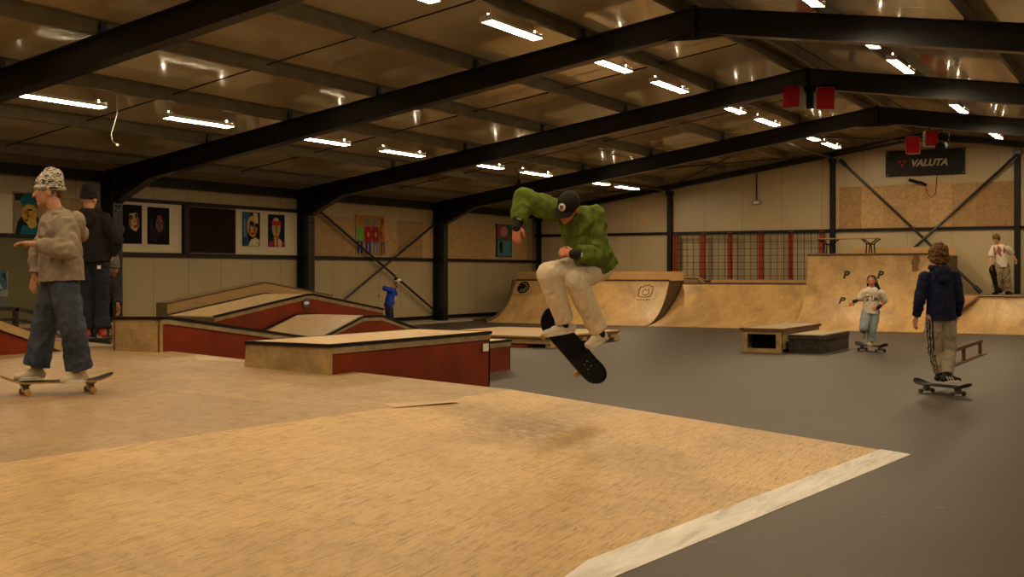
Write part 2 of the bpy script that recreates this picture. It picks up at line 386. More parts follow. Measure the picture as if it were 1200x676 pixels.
# purlins with their sag rods
PL = {1.85: 'first below the ridge', 3.8: 'second below the ridge', 5.75: 'third below the ridge', 7.7: 'fourth below the ridge', 9.65: 'fifth below the ridge', 11.7: 'lowest one at the eaves', .22: 'at the ridge'}
for sd, sl in ((-1, 'on the portrait wall slope'), (1, 'on the opposite slope')):
    for d, pl in PL.items():
        x = RX+sd*d; a = Vector((-sd*1, 0, SL)).normalized()*.06; n = Vector((sd*SL, 0, 1)).normalized()
        mb = MB(); p0, p1 = Vector((x, YB, roof(x))), Vector((x, YG-.21, roof(x)))
        mb.bar(p0+n*.1, p1+n*.1, .008, .19, n); mb.bar(p0+n*.006-a*.5, p1+n*.006-a*.5, .06, .008, n); mb.bar(p0+n*.194+a*.5, p1+n*.194+a*.5, .06, .008, n)
        setp(mb.build('roof_purlin', 'purlin'), 'dark grey steel roof purlin, %s %s' % (pl, sl), 'purlin', 'roof purlins')
    for i, y in enumerate((31.8, 25.9, 19.9, 13.9, 7.9)):
        mb = MB(); xa, xb = RX+sd*.2, RX+sd*11.7
        mb.tube([(xa, y, roof(xa)+.12), (xb, y, roof(xb)+.12)], .013, 6)
        setp(mb.build('roof_tie_rod', 'steel'), 'thin roof tie rod %s, %s bay from the gable wall' % (sl, ('first', 'second', 'third', 'fourth', 'fifth')[i]), 'tie rod', 'roof tie rods')
# roof wind bracing in the last bay
for (xa, xb, lab) in ((-18.4, -13.86, 'thin bracing rod under the roof by the corner, rising toward the gable wall'), (-13.86, -18.4, 'thin bracing rod under the roof by the corner, running back to the eaves'),
                      (-13.86, -8.84, 'thin bracing rod under the roof above the mesh fence, running up to the gable wall'), (-8.84, -13.86, 'thin bracing rod under the roof above the mesh fence, running down to the gable wall'),
                      (-8.84, -3.9, 'thin bracing rod under the ridge, running past the black banner'), (-3.9, -8.84, 'thin bracing rod under the ridge, crossing the other above the banner')):
    mb = MB(); mb.tube([(xa, 28.95, roof(xa)-.1), (xb, YG-.2, roof(xb)-.1)], .022, 8)
    setp(mb.build('roof_bracing_rod', 'steel'), lab, 'bracing rod', 'roof bracing rods')
for x, lab in ((-13.86, 'dark steel tube running back from the gable post at the fence end'), (-8.84, 'dark steel tube running back from the gable post behind the table')):
    setp(MB().tube([(x, 28.95, roof(x)-.2), (x, YG-.2, roof(x)-.2)], .045, 10).build('strut_tube', 'steel'), lab, 'strut', 'roof struts')
# wall cross braces
def brace(a, b, lab, r=.035):
    t = thing('diagonal_wall_brace', lab, 'brace', a, 'wall cross braces')
    MB().tube([a, b], r, 8).build('rod', 'steel', t)
    d = (Vector(b)-Vector(a)).normalized()
    for p, q in ((Vector(a), 1), (Vector(b), -1)): MB().bar(p, p+d*q*.25, .02, .12, (0, 0, 1)).build('end_plate', 'steel', t)
xb = XL+.16
brace((xb, 23.15, 3.0), (xb, 28.7, .22), 'dark diagonal brace on the side wall running down behind the blue-shirted child', .03)
brace((xb+.07, 28.7, 2.95), (xb+.07, 23.15, .22), 'dark diagonal brace on the side wall climbing past the colourful figures poster', .03)
brace(at_y(984, 187, YG-.2), at_y(1150, 343, YG-.2), 'dark diagonal brace on the gable wall falling from the table side to the raised deck', .04)
brace(at_y(1190, 183, YG-.28), at_y(1022, 335, YG-.28), 'dark diagonal brace on the gable wall falling behind the tall ramp', .04)

# ---------------------------------------------------------------- strip lights
def make_light():
    r = thing('strip_light', '', 'strip light', (0, 0, 0), 'hanging strip lights')
    L = .74
    MB().prism([(-.085, 0, 0), (.085, 0, 0), (.07, 0, .045), (.03, 0, .065), (-.03, 0, .065), (-.07, 0, .045)], (0, -L, 0), (0, L, 0)).build('housing', 'white', r)
    MB().poly([(-.078, -L+.02, -.004), (-.078, L-.02, -.004), (.078, L-.02, -.004), (.078, -L+.02, -.004)]).build('diffuser', 'glow', r)
    for q in (-.66, .66): MB().box(-.008, .008, q-.008, q+.008, .062, .112).build('hanger_glint', 'glint', r)  # small glowing bits added for the glints at the hangers and the ceiling streaks
    for q in (-1, 1): MB().box(-.088, .088, q*L-.012, q*L+.012, -.010, .07).build('end_cap', 'white', r)
    for q in (-.6, .6):
        mb = MB().tube([(.06, q+.05, .06), (.05, q+.03, .1), (.0, q, .075), (.01, q, .14), (-.03, q, .2)], .005, 5)
        mb.build('hanger', 'galv', r)
    return r
ROWS = [(-14.03, 3.86, 'the portrait wall row'), (-8.15, 4.78, 'the row below the ridge'), (-4.08, 4.81, 'the row past the ridge'), (1.75, 3.9, 'the outermost row')]
ORD = ['', '', '', '', 'first', 'second', 'third', 'fourth', 'fifth', 'sixth', 'seventh', 'eighth']
ys = []
for k in range(-2, 4): ys += [11.78+5.95*k, 14.5+5.82*k]
ys[-1] = 31.7; proto = None
for x, z, rl in ROWS:
    for i, y in enumerate(ys):
        k_ = i-(5 if x == -4.08 else 4); seen = k_ >= 0 and x < 0
        lab = 'glowing white strip light, %s from the camera end in %s' % (ORD[k_+4], rl) if seen else 'glowing white strip light hanging outside the view in the same rows'
        if proto is None: o = proto = make_light(); o['label'] = lab
        else: o = copy_tree(proto, lab)
        o.location = (x, y, z); o.rotation_euler = (0, math.atan(SL)*(-1 if x < RX else 1)*.6, 0)
# ---------------------------------------------------------------- cladding boards on the walls
def sheet(name, lab, x0, x1, y0, y1, z0, z1, m, cat='wall board', group=None):
    return setp(MB().box(x0, x1, y0, y1, z0, z1).build(name, m), lab, cat, group)
sheet('osb_cladding', 'chipboard cladding strip behind the four colourful figures poster', XL+.001, XL+.022, 23.05, 28.7, 1.83, 2.84, 'osbl', group='wall cladding')
sheet('osb_cladding', 'chipboard cladding strip with the blue and pink poster, beside the hall corner', XL+.001, XL+.022, 29.05, 34.45, 1.83, 2.84, 'osbl', group='wall cladding')
sheet('osb_cladding', 'chipboard cladding strip behind the teal portrait and the hooded skaters', XL+.001, XL+.022, 11.0, 16.7, 2.13, 2.84, 'osbl', group='wall cladding')
sheet('osb_cladding', 'chipboard cladding across the gable wall under the black banner', -8.76, -3.99, YG-.022, YG-.001, 2.68, 3.88, 'osbg', group='wall cladding')
sheet('white_board', 'pale smooth board carrying the two dark portraits', XL+.001, XL+.02, 17.05, 18.79, 1.83, 2.85, 'white_board', group='pale boards')
sheet('white_board', 'pale smooth board carrying the blue-haired and the red-blindfold portraits', XL+.001, XL+.02, 20.46, 22.7, 1.83, 2.85, 'white_board', group='pale boards')
sheet('white_board', 'narrow pale board between chipboard and teal portrait', XL+.022, XL+.03, 14.28, 14.55, 2.13, 2.84, 'white_board', group='pale boards')
sheet('olive_sheet', 'dark olive sheet over the lower wall behind the skaters on the deck', XL+.001, XL+.02, 10.8, 16.62, .2, 2.05, 'olive')  # gives the lower wall here a darker olive tone than the other panels
t = thing('framed_dark_board', 'dark brown square board in a thin pale frame between the portraits', 'board', (XL, 19.7, 2.3))
MB().box(XL+.01, XL+.03, 18.99, 20.43, 1.83, 2.85).build('board', 'brown', t)
mb = MB()
for a in ((18.98, 20.44, 1.825, 1.845), (18.98, 20.44, 2.825, 2.845), (18.98, 19.0, 1.825, 2.845), (20.42, 20.44, 1.825, 2.845)): mb.box(XL+.01, XL+.045, *a)
mb.build('frame', plain('pale_thin_frame', (.13, .10, .07), .5), t)
# ---------------------------------------------------------------- posters
class Art:
    """flat picture: coloured shapes layered on one thin panel, u to the right and v up, both 0..1"""
    def __init__(s, name, lab, o, ex, ez, nrm, w, h, bg, cat='poster', group='portraits on the side wall'):
        s.o, s.ex, s.ez, s.n, s.w, s.h = Vector(o), Vector(ex), Vector(ez), Vector(nrm), w, h
        s.name, s.lab, s.cat, s.group = name, lab, cat, group; s.mb = MB(); s.ms = []; s.lay = 0; s.cols = {}
        s.col(bg); s.mb.hexa([s.p(0, 0, -.012), s.p(1, 0, -.012), s.p(1, 0, 0), s.p(0, 0, 0), s.p(0, 1, -.012), s.p(1, 1, -.012), s.p(1, 1, 0), s.p(0, 1, 0)])
    def p(s, u, v, d=0.): return s.o+s.ex*(u*s.w)+s.ez*(v*s.h)+s.n*d
    def col(s, c):
        if c not in s.cols: s.cols[c] = len(s.ms); s.ms.append(plain('print_ink', mul(c, .9 if max(c) > .09 else .4), .7, 0, .25, 14, spec=.08))
        s.mb.m(s.cols[c])
    def ell(s, c, u, v, ru, rv, rot=0., a0=0, a1=2*PI):
        s.col(c); s.lay += 1; d = .0012*s.lay; n = 22; ps = []
        for k in range(n):
            a = a0+(a1-a0)*k/n; x, y = ru*math.cos(a), rv*math.sin(a)
            q = (u+x*math.cos(rot)-y*math.sin(rot), v+x*math.sin(rot)+y*math.cos(rot))
            ps.append(s.p(min(max(q[0], 0), 1), min(max(q[1], 0), 1), d))
        s.mb.poly(ps); return s
    def pol(s, c, *pts):
        s.col(c); s.lay += 1; s.mb.poly([s.p(u, v, .0012*s.lay) for u, v in pts]); return s
    def done(s):
        o = s.mb.build(s.name, s.ms); return setp(o, s.lab, s.cat, s.group)
def wallart(lab, y0, y1, z0, z1, bg, x=XL+.035, **kw): return Art('portrait_poster', lab, (x, y0, z0), (0, 1, 0), (0, 0, 1), (1, 0, 0), y1-y0, z1-z0, bg, **kw)
NAVY, SKN, SKD, DK = (.010, .012, .03), (.50, .36, .17), (.25, .13, .06), (.012, .010, .010)
a = wallart('dark portrait of a pale face turned up, beside the black column', 17.09, 17.66, 2.0, 2.79, NAVY)
a.ell(DK, .42, .55, .36, .42).ell((.03, .02, .03), .25, .4, .2, .4).ell(SKN, .58, .62, .2, .27, .25).ell(SKN, .66, .45, .16, .14, .3).pol(DK, (.2, .95), (.45, .9), (.36, .6), (.3, .3), (.15, .3))
a.ell((.22, .13, .055), .78, .60, .07, .2, .25).ell((.2, .11, .05), .43, .55, .06, .16, .2).ell((.05, .025, .015), .47, .675, .095, .06).ell((.05, .025, .015), .71, .71, .075, .055).ell((.02, .012, .01), .5, .9, .3, .12).ell((.10, .05, .03), .47, .66, .07, .04).ell((.10, .05, .03), .70, .70, .06, .035).pol((.22, .12, .06), (.58, .66), (.68, .54), (.60, .53)).ell((.20, .03, .03), .68, .45, .09, .035, .2).ell(DK, .42, .18, .42, .18)
a.ell((.16, .14, .12), .12, .36, .04, .09); a.done()
a = wallart('very dark portrait with a dim reddish face and long hair', 17.82, 18.42, 2.0, 2.77, (.012, .010, .013))
a.ell((.045, .035, .03), .45, .48, .36, .34).ell((.012, .01, .012), .45, .62, .26, .28).ell((.17, .075, .055), .53, .55, .17, .22).ell((.20, .04, .05), .52, .72, .13, .07)
a.ell((.05, .02, .02), .45, .58, .05, .025).ell((.05, .02, .02), .62, .58, .05, .025).pol((.09, .04, .03), (.53, .58), (.59, .46), (.51, .46)).ell((.12, .02, .02), .56, .40, .07, .02).ell((.06, .022, .03), .3, .2, .22, .14).ell((.02, .015, .02), .7, .15, .26, .16); a.done()
a = wallart('portrait poster of a yellow face with blue hair beside the framed brown board', 20.67, 21.25, 2.02, 2.80, (.02, .02, .02))
a.pol((.04, .10, .17), (0, 1), (.5, 1), (.3, .7), (.28, .3), (.45, 0), (0, 0)).pol((.12, .20, .27), (.08, .8), (.16, .8), (.2, .2), (.1, .1)).ell((.50, .33, .10), .56, .58, .30, .32, -.1).pol((.58, .46, .25), (.6, .98), (.9, .98), (.95, .6), (.72, .7))
a.pol((.01, .01, .012), (.86, 1), (1, 1), (1, .25), (.78, .32), (.9, .6)).ell((.25, .13, .04), .40, .52, .07, .22, -.1).ell((.28, .15, .05), .72, .46, .08, .10).ell((.10, .05, .02), .52, .66, .14, .08, -.15).ell((.10, .05, .02), .79, .61, .11, .07).ell((.015, .012, .01), .52, .67, .11, .045, -.15).ell((.015, .012, .01), .80, .62, .09, .04, -.1).pol((.24, .10, .03), (.64, .68), (.70, .46), (.58, .46)).ell((.33, .03, .02), .57, .37, .13, .045, .1)
a.pol((.55, .46, .28), (.3, 0), (.9, 0), (.95, .18), (.7, .26), (.45, .2)).pol((.03, .02, .015), (.32, .35), (.55, .25), (.75, .3), (.55, .2), (.36, .24)).ell((.02, .05, .10), .15, .15, .13, .14); a.done()
a = wallart('portrait poster of a face with a red blindfold stripe on dark blue', 21.55, 22.13, 2.02, 2.78, (.022, .035, .055))
a.ell((.03, .02, .02), .45, .66, .34, .30).ell((.40, .28, .12), .47, .60, .26, .30).ell((.46, .38, .2), .45, .84, .16, .06).pol((.42, .025, .012), (.18, .80), (.78, .80), (.74, .66), (.2, .66)).pol((.25, .15, .04), (.4, .66), (.58, .66), (.56, .42), (.42, .42))
a.pol((.36, .10, .03), (.3, .35), (.62, .35), (.66, .05), (.3, .05)).pol((.50, .40, .24), (.6, .28), (.85, .14), (.9, 0), (.55, 0)).pol((.30, .03, .07), (0, .12), (.25, .2), (.3, 0), (0, 0)).pol((.28, .03, .10), (.82, .14), (1, .16), (1, 0), (.75, 0)).pol((.52, .34, .06), (.35, .3), (.44, .3), (.46, 0), (.36, 0)); a.done()
a = wallart('painted poster of a figure in a teal hooded top with a yellow face', 14.58, 15.12, 2.12, 2.9, (.26, .20, .13))
a.pol((.05, .05, .045), (.02, .95), (.5, .97), (.5, .82), (.04, .78)).pol((.30, .14, .09), (.02, .7), (.2, .7), (.2, .6), (.02, .6)).pol((.012, .055, .05), (.05, 0), (1, 0), (1, .4), (.4, .5), (.15, .3)).ell((.018, .11, .13), .62, .78, .36, .21)
a.ell((.10, .14, .02), .62, .66, .34, .06).ell((.50, .30, .05), .62, .48, .31, .24).ell((.33, .14, .03), .5, .52, .1, .05).ell((.06, .02, .01), .62, .58, .12, .02).pol((.25, .08, .02), (.55, .55), (.62, .4), (.5, .4)).ell((.28, .05, .02), .5, .33, .1, .03)
a.ell((.55, .36, .08), .72, .26, .2, .12).pol((.012, .12, .20), (.2, 0), (1, 0), (1, .2), (.7, .14), (.35, .22)); a.done()
a = Art('figures_poster', 'unframed poster of four colourful standing figures on the chipboard', (XL+.04, 24.92, 1.88), (0, 1, 0), (0, 0, 1), (1, 0, 0), 1.25, 1.03, (.36, .17, .045))
for i, (u, hc, bc, lc) in enumerate(((.14, (.40, .12, .03), (.10, .36, .05), (.04, .04, .16)), (.42, (.08, .25, .14), (.30, .02, .02), (.04, .04, .17)), (.68, (.14, .22, .28), (.28, .02, .025), (.12, .18, .26)), (.93, (.30, .05, .03), (.46, .14, .02), (.05, .03, .10)))):
    w = .11 if i < 3 else .07
    a.pol((.44, .27, .12), (u-w-.02, .02), (u+w+.02 if i < 3 else 1, .02), (u+w+.02 if i < 3 else 1, .3), (u-w-.02, .3))
    a.ell(hc, u, .86, .055, .085).pol(bc, (u-w, .66), (u-w*.8, .72), (u+w*.8 if i < 3 else .99, .72), (u+w if i < 3 else .99, .66), (u+w if i < 3 else .99, .36), (u-w, .36))
    a.pol(lc, (u-w*.9, .34), (u-.015, .34), (u-.02, .03), (u-w*.9, .03)).pol(lc, (u+.015, .34), (u+w*.9 if i < 3 else .99, .34), (u+w*.9 if i < 3 else .99, .03), (u+.02, .03))
    if i in (1, 2): a.ell(bc, u, .52, w*1.15, .21).ell((.50, .28, .08), u, .52, .035, .06)
    else: a.pol((.42, .12, .06) if i == 0 else (.18, .04, .02), (u-.05, .60), (u-.02, .60), (u-.02, .44), (u-.05, .44))
a.done()
a = wallart('blue and pink painted poster behind the green-sweater skater hand', 32.15, 33.16, 1.9, 2.94, (.05, .10, .10))
a.pol((.30, .05, .04), (.05, .95), (.45, .98), (.4, .6), (.05, .55)).ell((.42, .22, .20), .5, .78, .24, .16).pol((.08, .20, .22), (.1, .5), (.9, .5), (.95, .05), (.1, .05)).ell((.25, .07, .06), .75, .6, .15, .1).ell((.03, .05, .05), .3, .3, .12, .2).pol((.02, .02, .02), (.0, 1), (.06, 1), (.06, 0), (0, 0)); a.done()
a = wallart('pale blue picture low on the olive wall by the handrail', 14.1, 14.45, .98, 1.43, (.22, .24, .22), x=XL+.036)
a.pol((.05, .11, .17), (.02, 1), (.9, 1), (.95, .3), (.5, .2), (.02, .4)).pol((.30, .33, .33), (.1, .8), (.3, .8), (.7, .3), (.5, .3)).pol((.03, .06, .09), (.6, .9), (.85, .95), (.9, .6)); a.done()
sheet('wall_notice', 'pale blank panel low on the olive wall under the blue picture', XL+.021, XL+.03, 14.1, 14.5, .80, .95, plain('grey_panel', (.10, .11, .11)), 'notice')
sheet('paper_notice', 'small pale paper notice high on the gable wall by the corner', -15.18, -14.65, YG-.012, YG-.001, 2.98, 3.37, plain('notice_paper', (.52, .38, .20), .7), 'notice')
# ---------------------------------------------------------------- banner, conduit, projector, speakers, cable
t = thing('banner', 'black wall banner with VALUTA in pale letters high on the gable wall', 'banner', (-6.3, YG, 4.5))
bx0, bx1, bz0, bz1 = -7.37, -5.24, 4.12, 4.84
mb = MB(); nx = 18
vs = []; fs = []
for i in range(nx+1):
    for j in range(7):
        x = bx0+(bx1-bx0)*i/nx; z = bz0+(bz1-bz0)*j/6
        vs.append((x, YG-.05-.012*math.sin(i*1.1+j*.4)*math.exp(-i*.08)-.006*math.sin(j*1.9), z))
for i in range(nx):
    for j in range(6): fs.append((i*7+j, (i+1)*7+j, (i+1)*7+j+1, i*7+j+1))
mb.add(vs, fs); mb.build('cloth', plain('banner_cloth', (.013, .0115, .0105), .5, 0, .2, 5), t, True)
text_mesh('VALUTA', .255, plain('banner_letters', (.42, .36, .28), .6), 'lettering', t, lambda u, v: Vector((-6.17+u, YG-.075, 4.475+v)), .28, .012, 1.04)
mb = MB()
for du, dv in ((-.065, .045), (.065, .045), (0, -.05)):
    mb.poly([Vector((-6.905+du+a*.05, YG-.075, 4.475+dv+b*.05)) for a, b in ((-1, .5), (-.3, .9), (0, .4), (.3, .9), (1, .5), (.5, -.6), (0, -1), (-.5, -.6))])
mb.build('emblem', plain('banner_red', (.30, .02, .02), .6), t)
for x in (bx0+.05, bx1-.05):
    for z in (bz0+.05, bz1-.05): MB().cyl((x, YG-.075, z), (x, YG-.01, z), .018, 8).build('eyelet', 'galv', t)
t = thing('switch_box', 'small pale switch box at the end of a pipe on the gable wall', 'switch box', (-11.13, YG, 3.5))
MB().box(-11.27, -10.99, YG-.08, YG, 3.44, 3.57).build('box', 'galv', t, bevel=.01)
MB().tube([(-11.13, YG-.03, 3.57), (-11.13, YG-.03, under(-11.13)-.2)], .018, 8).build('conduit', 'rail', t)
MB().box(-11.2, -11.06, YG-.095, YG-.08, 3.475, 3.535).build('switch', 'white', t)
t = thing('wall_camera', 'small black camera on an arm under the black banner', 'camera', (-6.5, YG, 3.95))
MB().bar((-6.68, YG-.32, 4.0), (-6.42, YG-.22, 3.91), .10, .08).build('body', 'black', t, bevel=.01)
MB().bar((-6.40, YG-.2, 3.93), (-6.28, YG-.01, 3.86), .05, .05).build('bracket', 'black', t)
MB().tube([(-6.3, YG-.03, 3.86), (-6.24, YG-.03, 3.6), (-6.12, YG-.03, 3.5), (-6.02, YG-.03, 3.62), (-5.98, YG-.03, 4.12)], .008, 6).build('cable', 'black', t)
def redspeaker(c, yaw, tilt, lab, s=1.):
    t = thing('box_speaker', lab, 'speaker', c, 'red box speakers')
    R = Matrix.Rotation(yaw, 3, 'Z') @ Matrix.Rotation(tilt, 3, 'X'); c = Vector(c)
    def q(x, y, z): return c+R @ Vector((x*s, y*s, z*s))
    w, d, h = .17, .15, .21
    MB().hexa([q(-w, -d, -h), q(w, -d, -h), q(w*.8, d, -h), q(-w*.8, d, -h), q(-w, -d, h), q(w, -d, h), q(w*.8, d, h), q(-w*.8, d, h)]).build('cabinet', 'greyside', t, bevel=.012)
    mb = MB(); mb.hexa([q(-w*.97, -d-.012, -h*.97), q(w*.97, -d-.012, -h*.97), q(w*.97, -d, -h*.97), q(-w*.97, -d, -h*.97), q(-w*.97, -d-.012, h*.97), q(w*.97, -d-.012, h*.97), q(w*.97, -d, h*.97), q(-w*.97, -d, h*.97)])
    mb.build('front_grille', 'redbox', t, bevel=.006)
    mb = MB(); mb.tube([q(0, d*.2, h), q(0, d*.2, h+.14)], .018, 8); mb.bar(q(-w, d*.2, h+.01), q(w, d*.2, h+.01), .03, .014); mb.build('bracket', 'black', t)
redspeaker((-6.46, 22.45, 4.72), -.15, -.10, 'red box speaker hanging under the ridge, the one on the portrait wall side')
redspeaker((-5.90, 22.45, 4.68), .40, .10, 'red box speaker hanging under the ridge, the one tilted toward the banner side')
redspeaker((-5.47, 28.68, 4.36), .1, 0, 'smaller-looking red box speaker in front of the banner top edge', .95)
redspeaker((-5.12, 28.75, 4.50), .5, 0, 'red box speaker hanging half behind the other one above the banner', .85)
setp(MB().box(-6.24, -6.12, 22.44, 22.56, 4.52, 4.95).box(-6.6, -5.76, 22.62, 22.68, 4.93, 4.96).build('speaker_hanger', 'black'), 'black hanging bracket between the two red box speakers at the ridge', 'bracket')

t = thing('stage_spotlight', 'black spotlight hanging above the banner beside the red speakers', 'spotlight', (-4.85, 28.7, 4.4))
MB().tube([(-4.83, 28.95, 4.36), (-4.86, 28.6, 4.28)], [.08, .12], 14).build('lamp_housing', 'black', t)
MB().tube([(-4.97, 28.75, 4.34), (-4.99, 28.75, 4.6), (-4.7, 28.75, 4.6), (-4.72, 28.75, 4.32)], .014, 6).tube([(-4.85, 28.75, 4.6), (-4.85, 28.85, 4.85)], .014, 6).build('yoke', 'black', t)
pc = [at_x(x, y, -14.0) for x, y in ((137, 122), (137.5, 133), (134, 146), (130.5, 157), (132, 165), (136, 169))]
t = thing('hanging_cable', 'thin pale cable end dangling from the roof above the hooded skaters', 'cable', pc[0])
MB().tube([pc[0]+Vector((0, 0, .12))]+pc, .006, 6).build('wire', 'cable', t, True)
MB().tube([pc[-1], pc[-1]+Vector((.03, .02, -.02))], .018, 8).build('plug', 'white', t)
# ---------------------------------------------------------------- mesh fence with red posts
t = thing('mesh_fence', 'black wire mesh fence panels between red posts on the gable wall', 'fence', (-11.2, YG-.3, 1.2))
px = [-13.60, -12.72, -11.86, -10.91, -10.02, -9.11]
for x in px: MB().box(x-.066, x+.066, YG-.36, YG-.27, 1.22, 2.62).build('post', 'redpost', t)
mb = MB(); yy = YG-.38
x = -13.6
while x < -8.95: mb.box(x-.006, x+.006, yy-.006, yy+.006, 1.05, 2.58); x += .2
z = 1.12
while z < 2.6: mb.box(-13.6, -8.95, yy-.014, yy-.004, z-.006, z+.006); z += .2
mb.build('wire_mesh', 'black', t)
MB().box(-13.7, -8.95, YG-.37, YG-.27, 2.55, 2.60).build('top_rail', 'rail', t)
# ---------------------------------------------------------------- quarter pipes along the gable wall
def qp(nm, lab, x0, x1, yb, yt, h, back=YG-.45, mat='ramp', backboard=None, thick=.03, backx=None):
    L = yt-yb; R = (L*L+h*h)/(2*h); am = math.asin(min(1, L/R)) if h <= R else PI-math.asin(L/R)
    N = 14; prof = [(yb+R*math.sin(am*i/N), R*(1-math.cos(am*i/N))) for i in range(N+1)]
    t = thing(nm, lab, 'skate ramp', ((x0+x1)/2, yb, 0), 'skate ramps along the gable wall')
    mb = MB(); vs = []; fs = []; nx = 8
    for i in range(nx+1):
        for (y, z) in prof: vs.append((x0+(x1-x0)*i/nx, y, z+.004))
    n = N+1
    for i in range(nx):
        for j in range(N): fs.append((i*n+j, (i+1)*n+j, (i+1)*n+j+1, i*n+j+1))
    b = len(vs)
    for i in (0, nx):
        for (y, z) in prof: vs.append((x0+(x1-x0)*i/nx, y+.02, max(z-.03, 0)))
    fs += [(b+j, b+j+1, b+n+j+1, b+n+j) for j in range(N)]
    fs += [(j, j+1, b+j+1, b+j) for j in range(N)]+[(nx*n+j+1, nx*n+j, b+n+j, b+n+j+1) for j in range(N)]
    mb.add(vs, fs); mb.build('riding_surface', mat, t, True)
    for x, s in ((x0, 1), (x1, -1)):
        mb = MB(); poly = [(x, y+.01, max(z-.012, 0)) for y, z in prof]+[(x, back, h-.012), (x, back, 0)]
        mb.prism(poly, (0, 0, 0), (s*.02, 0, 0)); mb.build('side_panel', 'darkply', t)
    MB().tube([(x0, yt, h+.012), (x1, yt, h+.012)], .028, 10).build('coping', 'rust', t)
    MB().box(x0, x1, yt+.0, back, h-.03, h+.004).build('deck', 'rampold', t)
    if backboard:
        b0, b1 = backx or (x0, x1)
        MB().box(b0, b1, back-.03, back, h, backboard).build('back_board', 'backply2', t)
    def surf(x, sarc, off=.008):
        a = am*sarc; return Vector((x-0, yb+R*math.sin(a)-off*math.sin(a), R*(1-math.cos(a))+off*math.cos(a)+.004))
    return t, surf, (R, am)
MT['backply2'] = wood('upright_plywood', (.50, .31, .135), 'XZ', (2.44, 2), (1.4, 12, 9), .3, .05, .5)
q1, s1, k1 = qp('quarter_pipe', 'wide plywood quarter pipe in the hall corner with the black round sticker', -17.3, -12.45, 29.2, 31.0, 1.19, YG-.45, backboard=None)
MB().box(-17.95, -12.5, 32.2, 32.24, 1.19, 1.45).build('back_board', 'backply2', q1)
MB().prism([(-17.3, 29.05, 0), (-17.3, 29.3, .0)]+[(-17.3, 29.2+k1[0]*math.sin(k1[1]*i/10)-.16*i/10, k1[0]*(1-math.cos(k1[1]*i/10))+.02+.07*(1-i/10)) for i in range(11)][::1]+[(-17.3, 31.2, 1.22), (-17.3, 31.2, 0)], (0, 0, 0), (-.05, 0, 0)).build('end_guard', 'darkply', q1)
q2, s2, k2 = qp('bank_ramp', 'lower plywood bank ramp below the red-posted mesh fence', -12.40, -8.62, 29.2, 31.9, 1.10, YG-.45, backboard=1.2)
mb = MB().box(-12.38, -11.95, 31.95, 32.3, 1.1, 1.28); mb.tube([(-12.38, 31.93, 1.28), (-11.97, 31.93, 1.28), (-11.75, 31.93, 1.12)], .025, 8)
mb.build('coping_step', 'rampold', q2)
q3, s3, k3 = qp('tall_quarter_pipe', 'tall plywood quarter pipe marked with dark letters P, behind the girl', -8.58, -5.38, 29.2, 31.0, 1.87, YG-.45, backboard=2.12, backx=(-8.2, -5.42))
q4, s4, k4 = qp('low_bank_ramp', 'low plywood bank ramp below the man with the upright skateboard', -5.34, XR-.05, 29.2, 31.0, .84, YG-.45)
MB().box(-4.9, XR-.05, 30.93, 31.12, .845, .857).build('metal_edge', 'strip', q4)
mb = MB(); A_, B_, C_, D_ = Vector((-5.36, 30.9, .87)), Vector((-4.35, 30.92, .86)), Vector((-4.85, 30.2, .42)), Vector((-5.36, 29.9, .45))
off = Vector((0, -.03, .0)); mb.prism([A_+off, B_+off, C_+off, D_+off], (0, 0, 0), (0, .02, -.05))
MT['hipshade'] = wood('shaded_hip_plywood', (.34, .175, .075), 'XZ', (9, 9), (10, 1.2, 9), .3, .1, .5)  # shade on the turned hip face, put into a darker plywood colour
mb.build('hip_panel', 'hipshade', q4)
inkm = plain('ramp_ink', (.03, .022, .016), .6)
def solve_s(surf, px, py):
    """arc parameter and x where the view ray through a pixel meets the curved surface"""
    best = None
    for i in range(201):
        sp = i/200
        p = surf(0, sp); r = ray(px, py); t_ = p.y/r.y; z = EYE+r.z*t_
        e = abs(z-p.z)
        if best is None or e < best[0]: best = (e, sp, r.x*t_)
    return best[1], best[2]
for i, (px_, py_) in enumerate(((992, 322), (1032, 322), (987, 352))):
    sp, xc = solve_s(s3, px_, py_); al = k3[0]*k3[1]
    text_mesh('P', .27, inkm, 'letter_mark', q3, lambda u, v: s3(xc+u, sp+v/al, .012), .18, .012)
    mb = MB(); w_ = .34
    for (a_, b_) in (((-1, 1), (1, 1)), ((1, 1), (1, -1)), ((1, -1), (-1, -1)), ((-1, -1), (-1, 1))):
        mb.tube([s3(xc+(a_[0]*(1-f)+b_[0]*f)*w_*.55, sp+(a_[1]*(1-f)+b_[1]*f)*w_*.55/al, .004) for f in (0, .5, 1)], .004, 4)
    mb.build('letter_outline', plain('faint_line', (.42, .24, .10), .6), q3)
sp, xc = solve_s(s3, 1073, 307); al = k3[0]*k3[1]; mb = MB()
for k in range(5): mb.poly([s3(xc+a_*.09+random.uniform(-.03, .03), sp+(b_*.09+k*.075-.16)/al, .006+k*.001) for a_, b_ in ((-1, -.5), (0, -1), (1, -.3), (.6, .7), (-.4, 1))])
mb.build('scuff_mark', plain('scuff', (.16, .085, .035), .6), q3)
sp, xc = solve_s(s1, 613.5, 337); al = k1[0]*k1[1]
def on1(u, v, off=.012): return s1(xc+u, sp+v/al, off)
mb = MB(); mb.poly([on1(.20*math.cos(2*PI*k/24), .20*math.sin(2*PI*k/24)) for k in range(24)]); mb.build('round_sticker', 'black', q1)
mb = MB()
for i in range(-2, 3):
    for j in range(-2, 3):
        if i*i+j*j < 6: mb.poly([on1(i*.062+.02*math.cos(2*PI*k/8), j*.062+.02*math.sin(2*PI*k/8), .016) for k in range(8)])
mb.build('sticker_dots', plain('sticker_dot', (.36, .28, .17)), q1)
mb = MB()
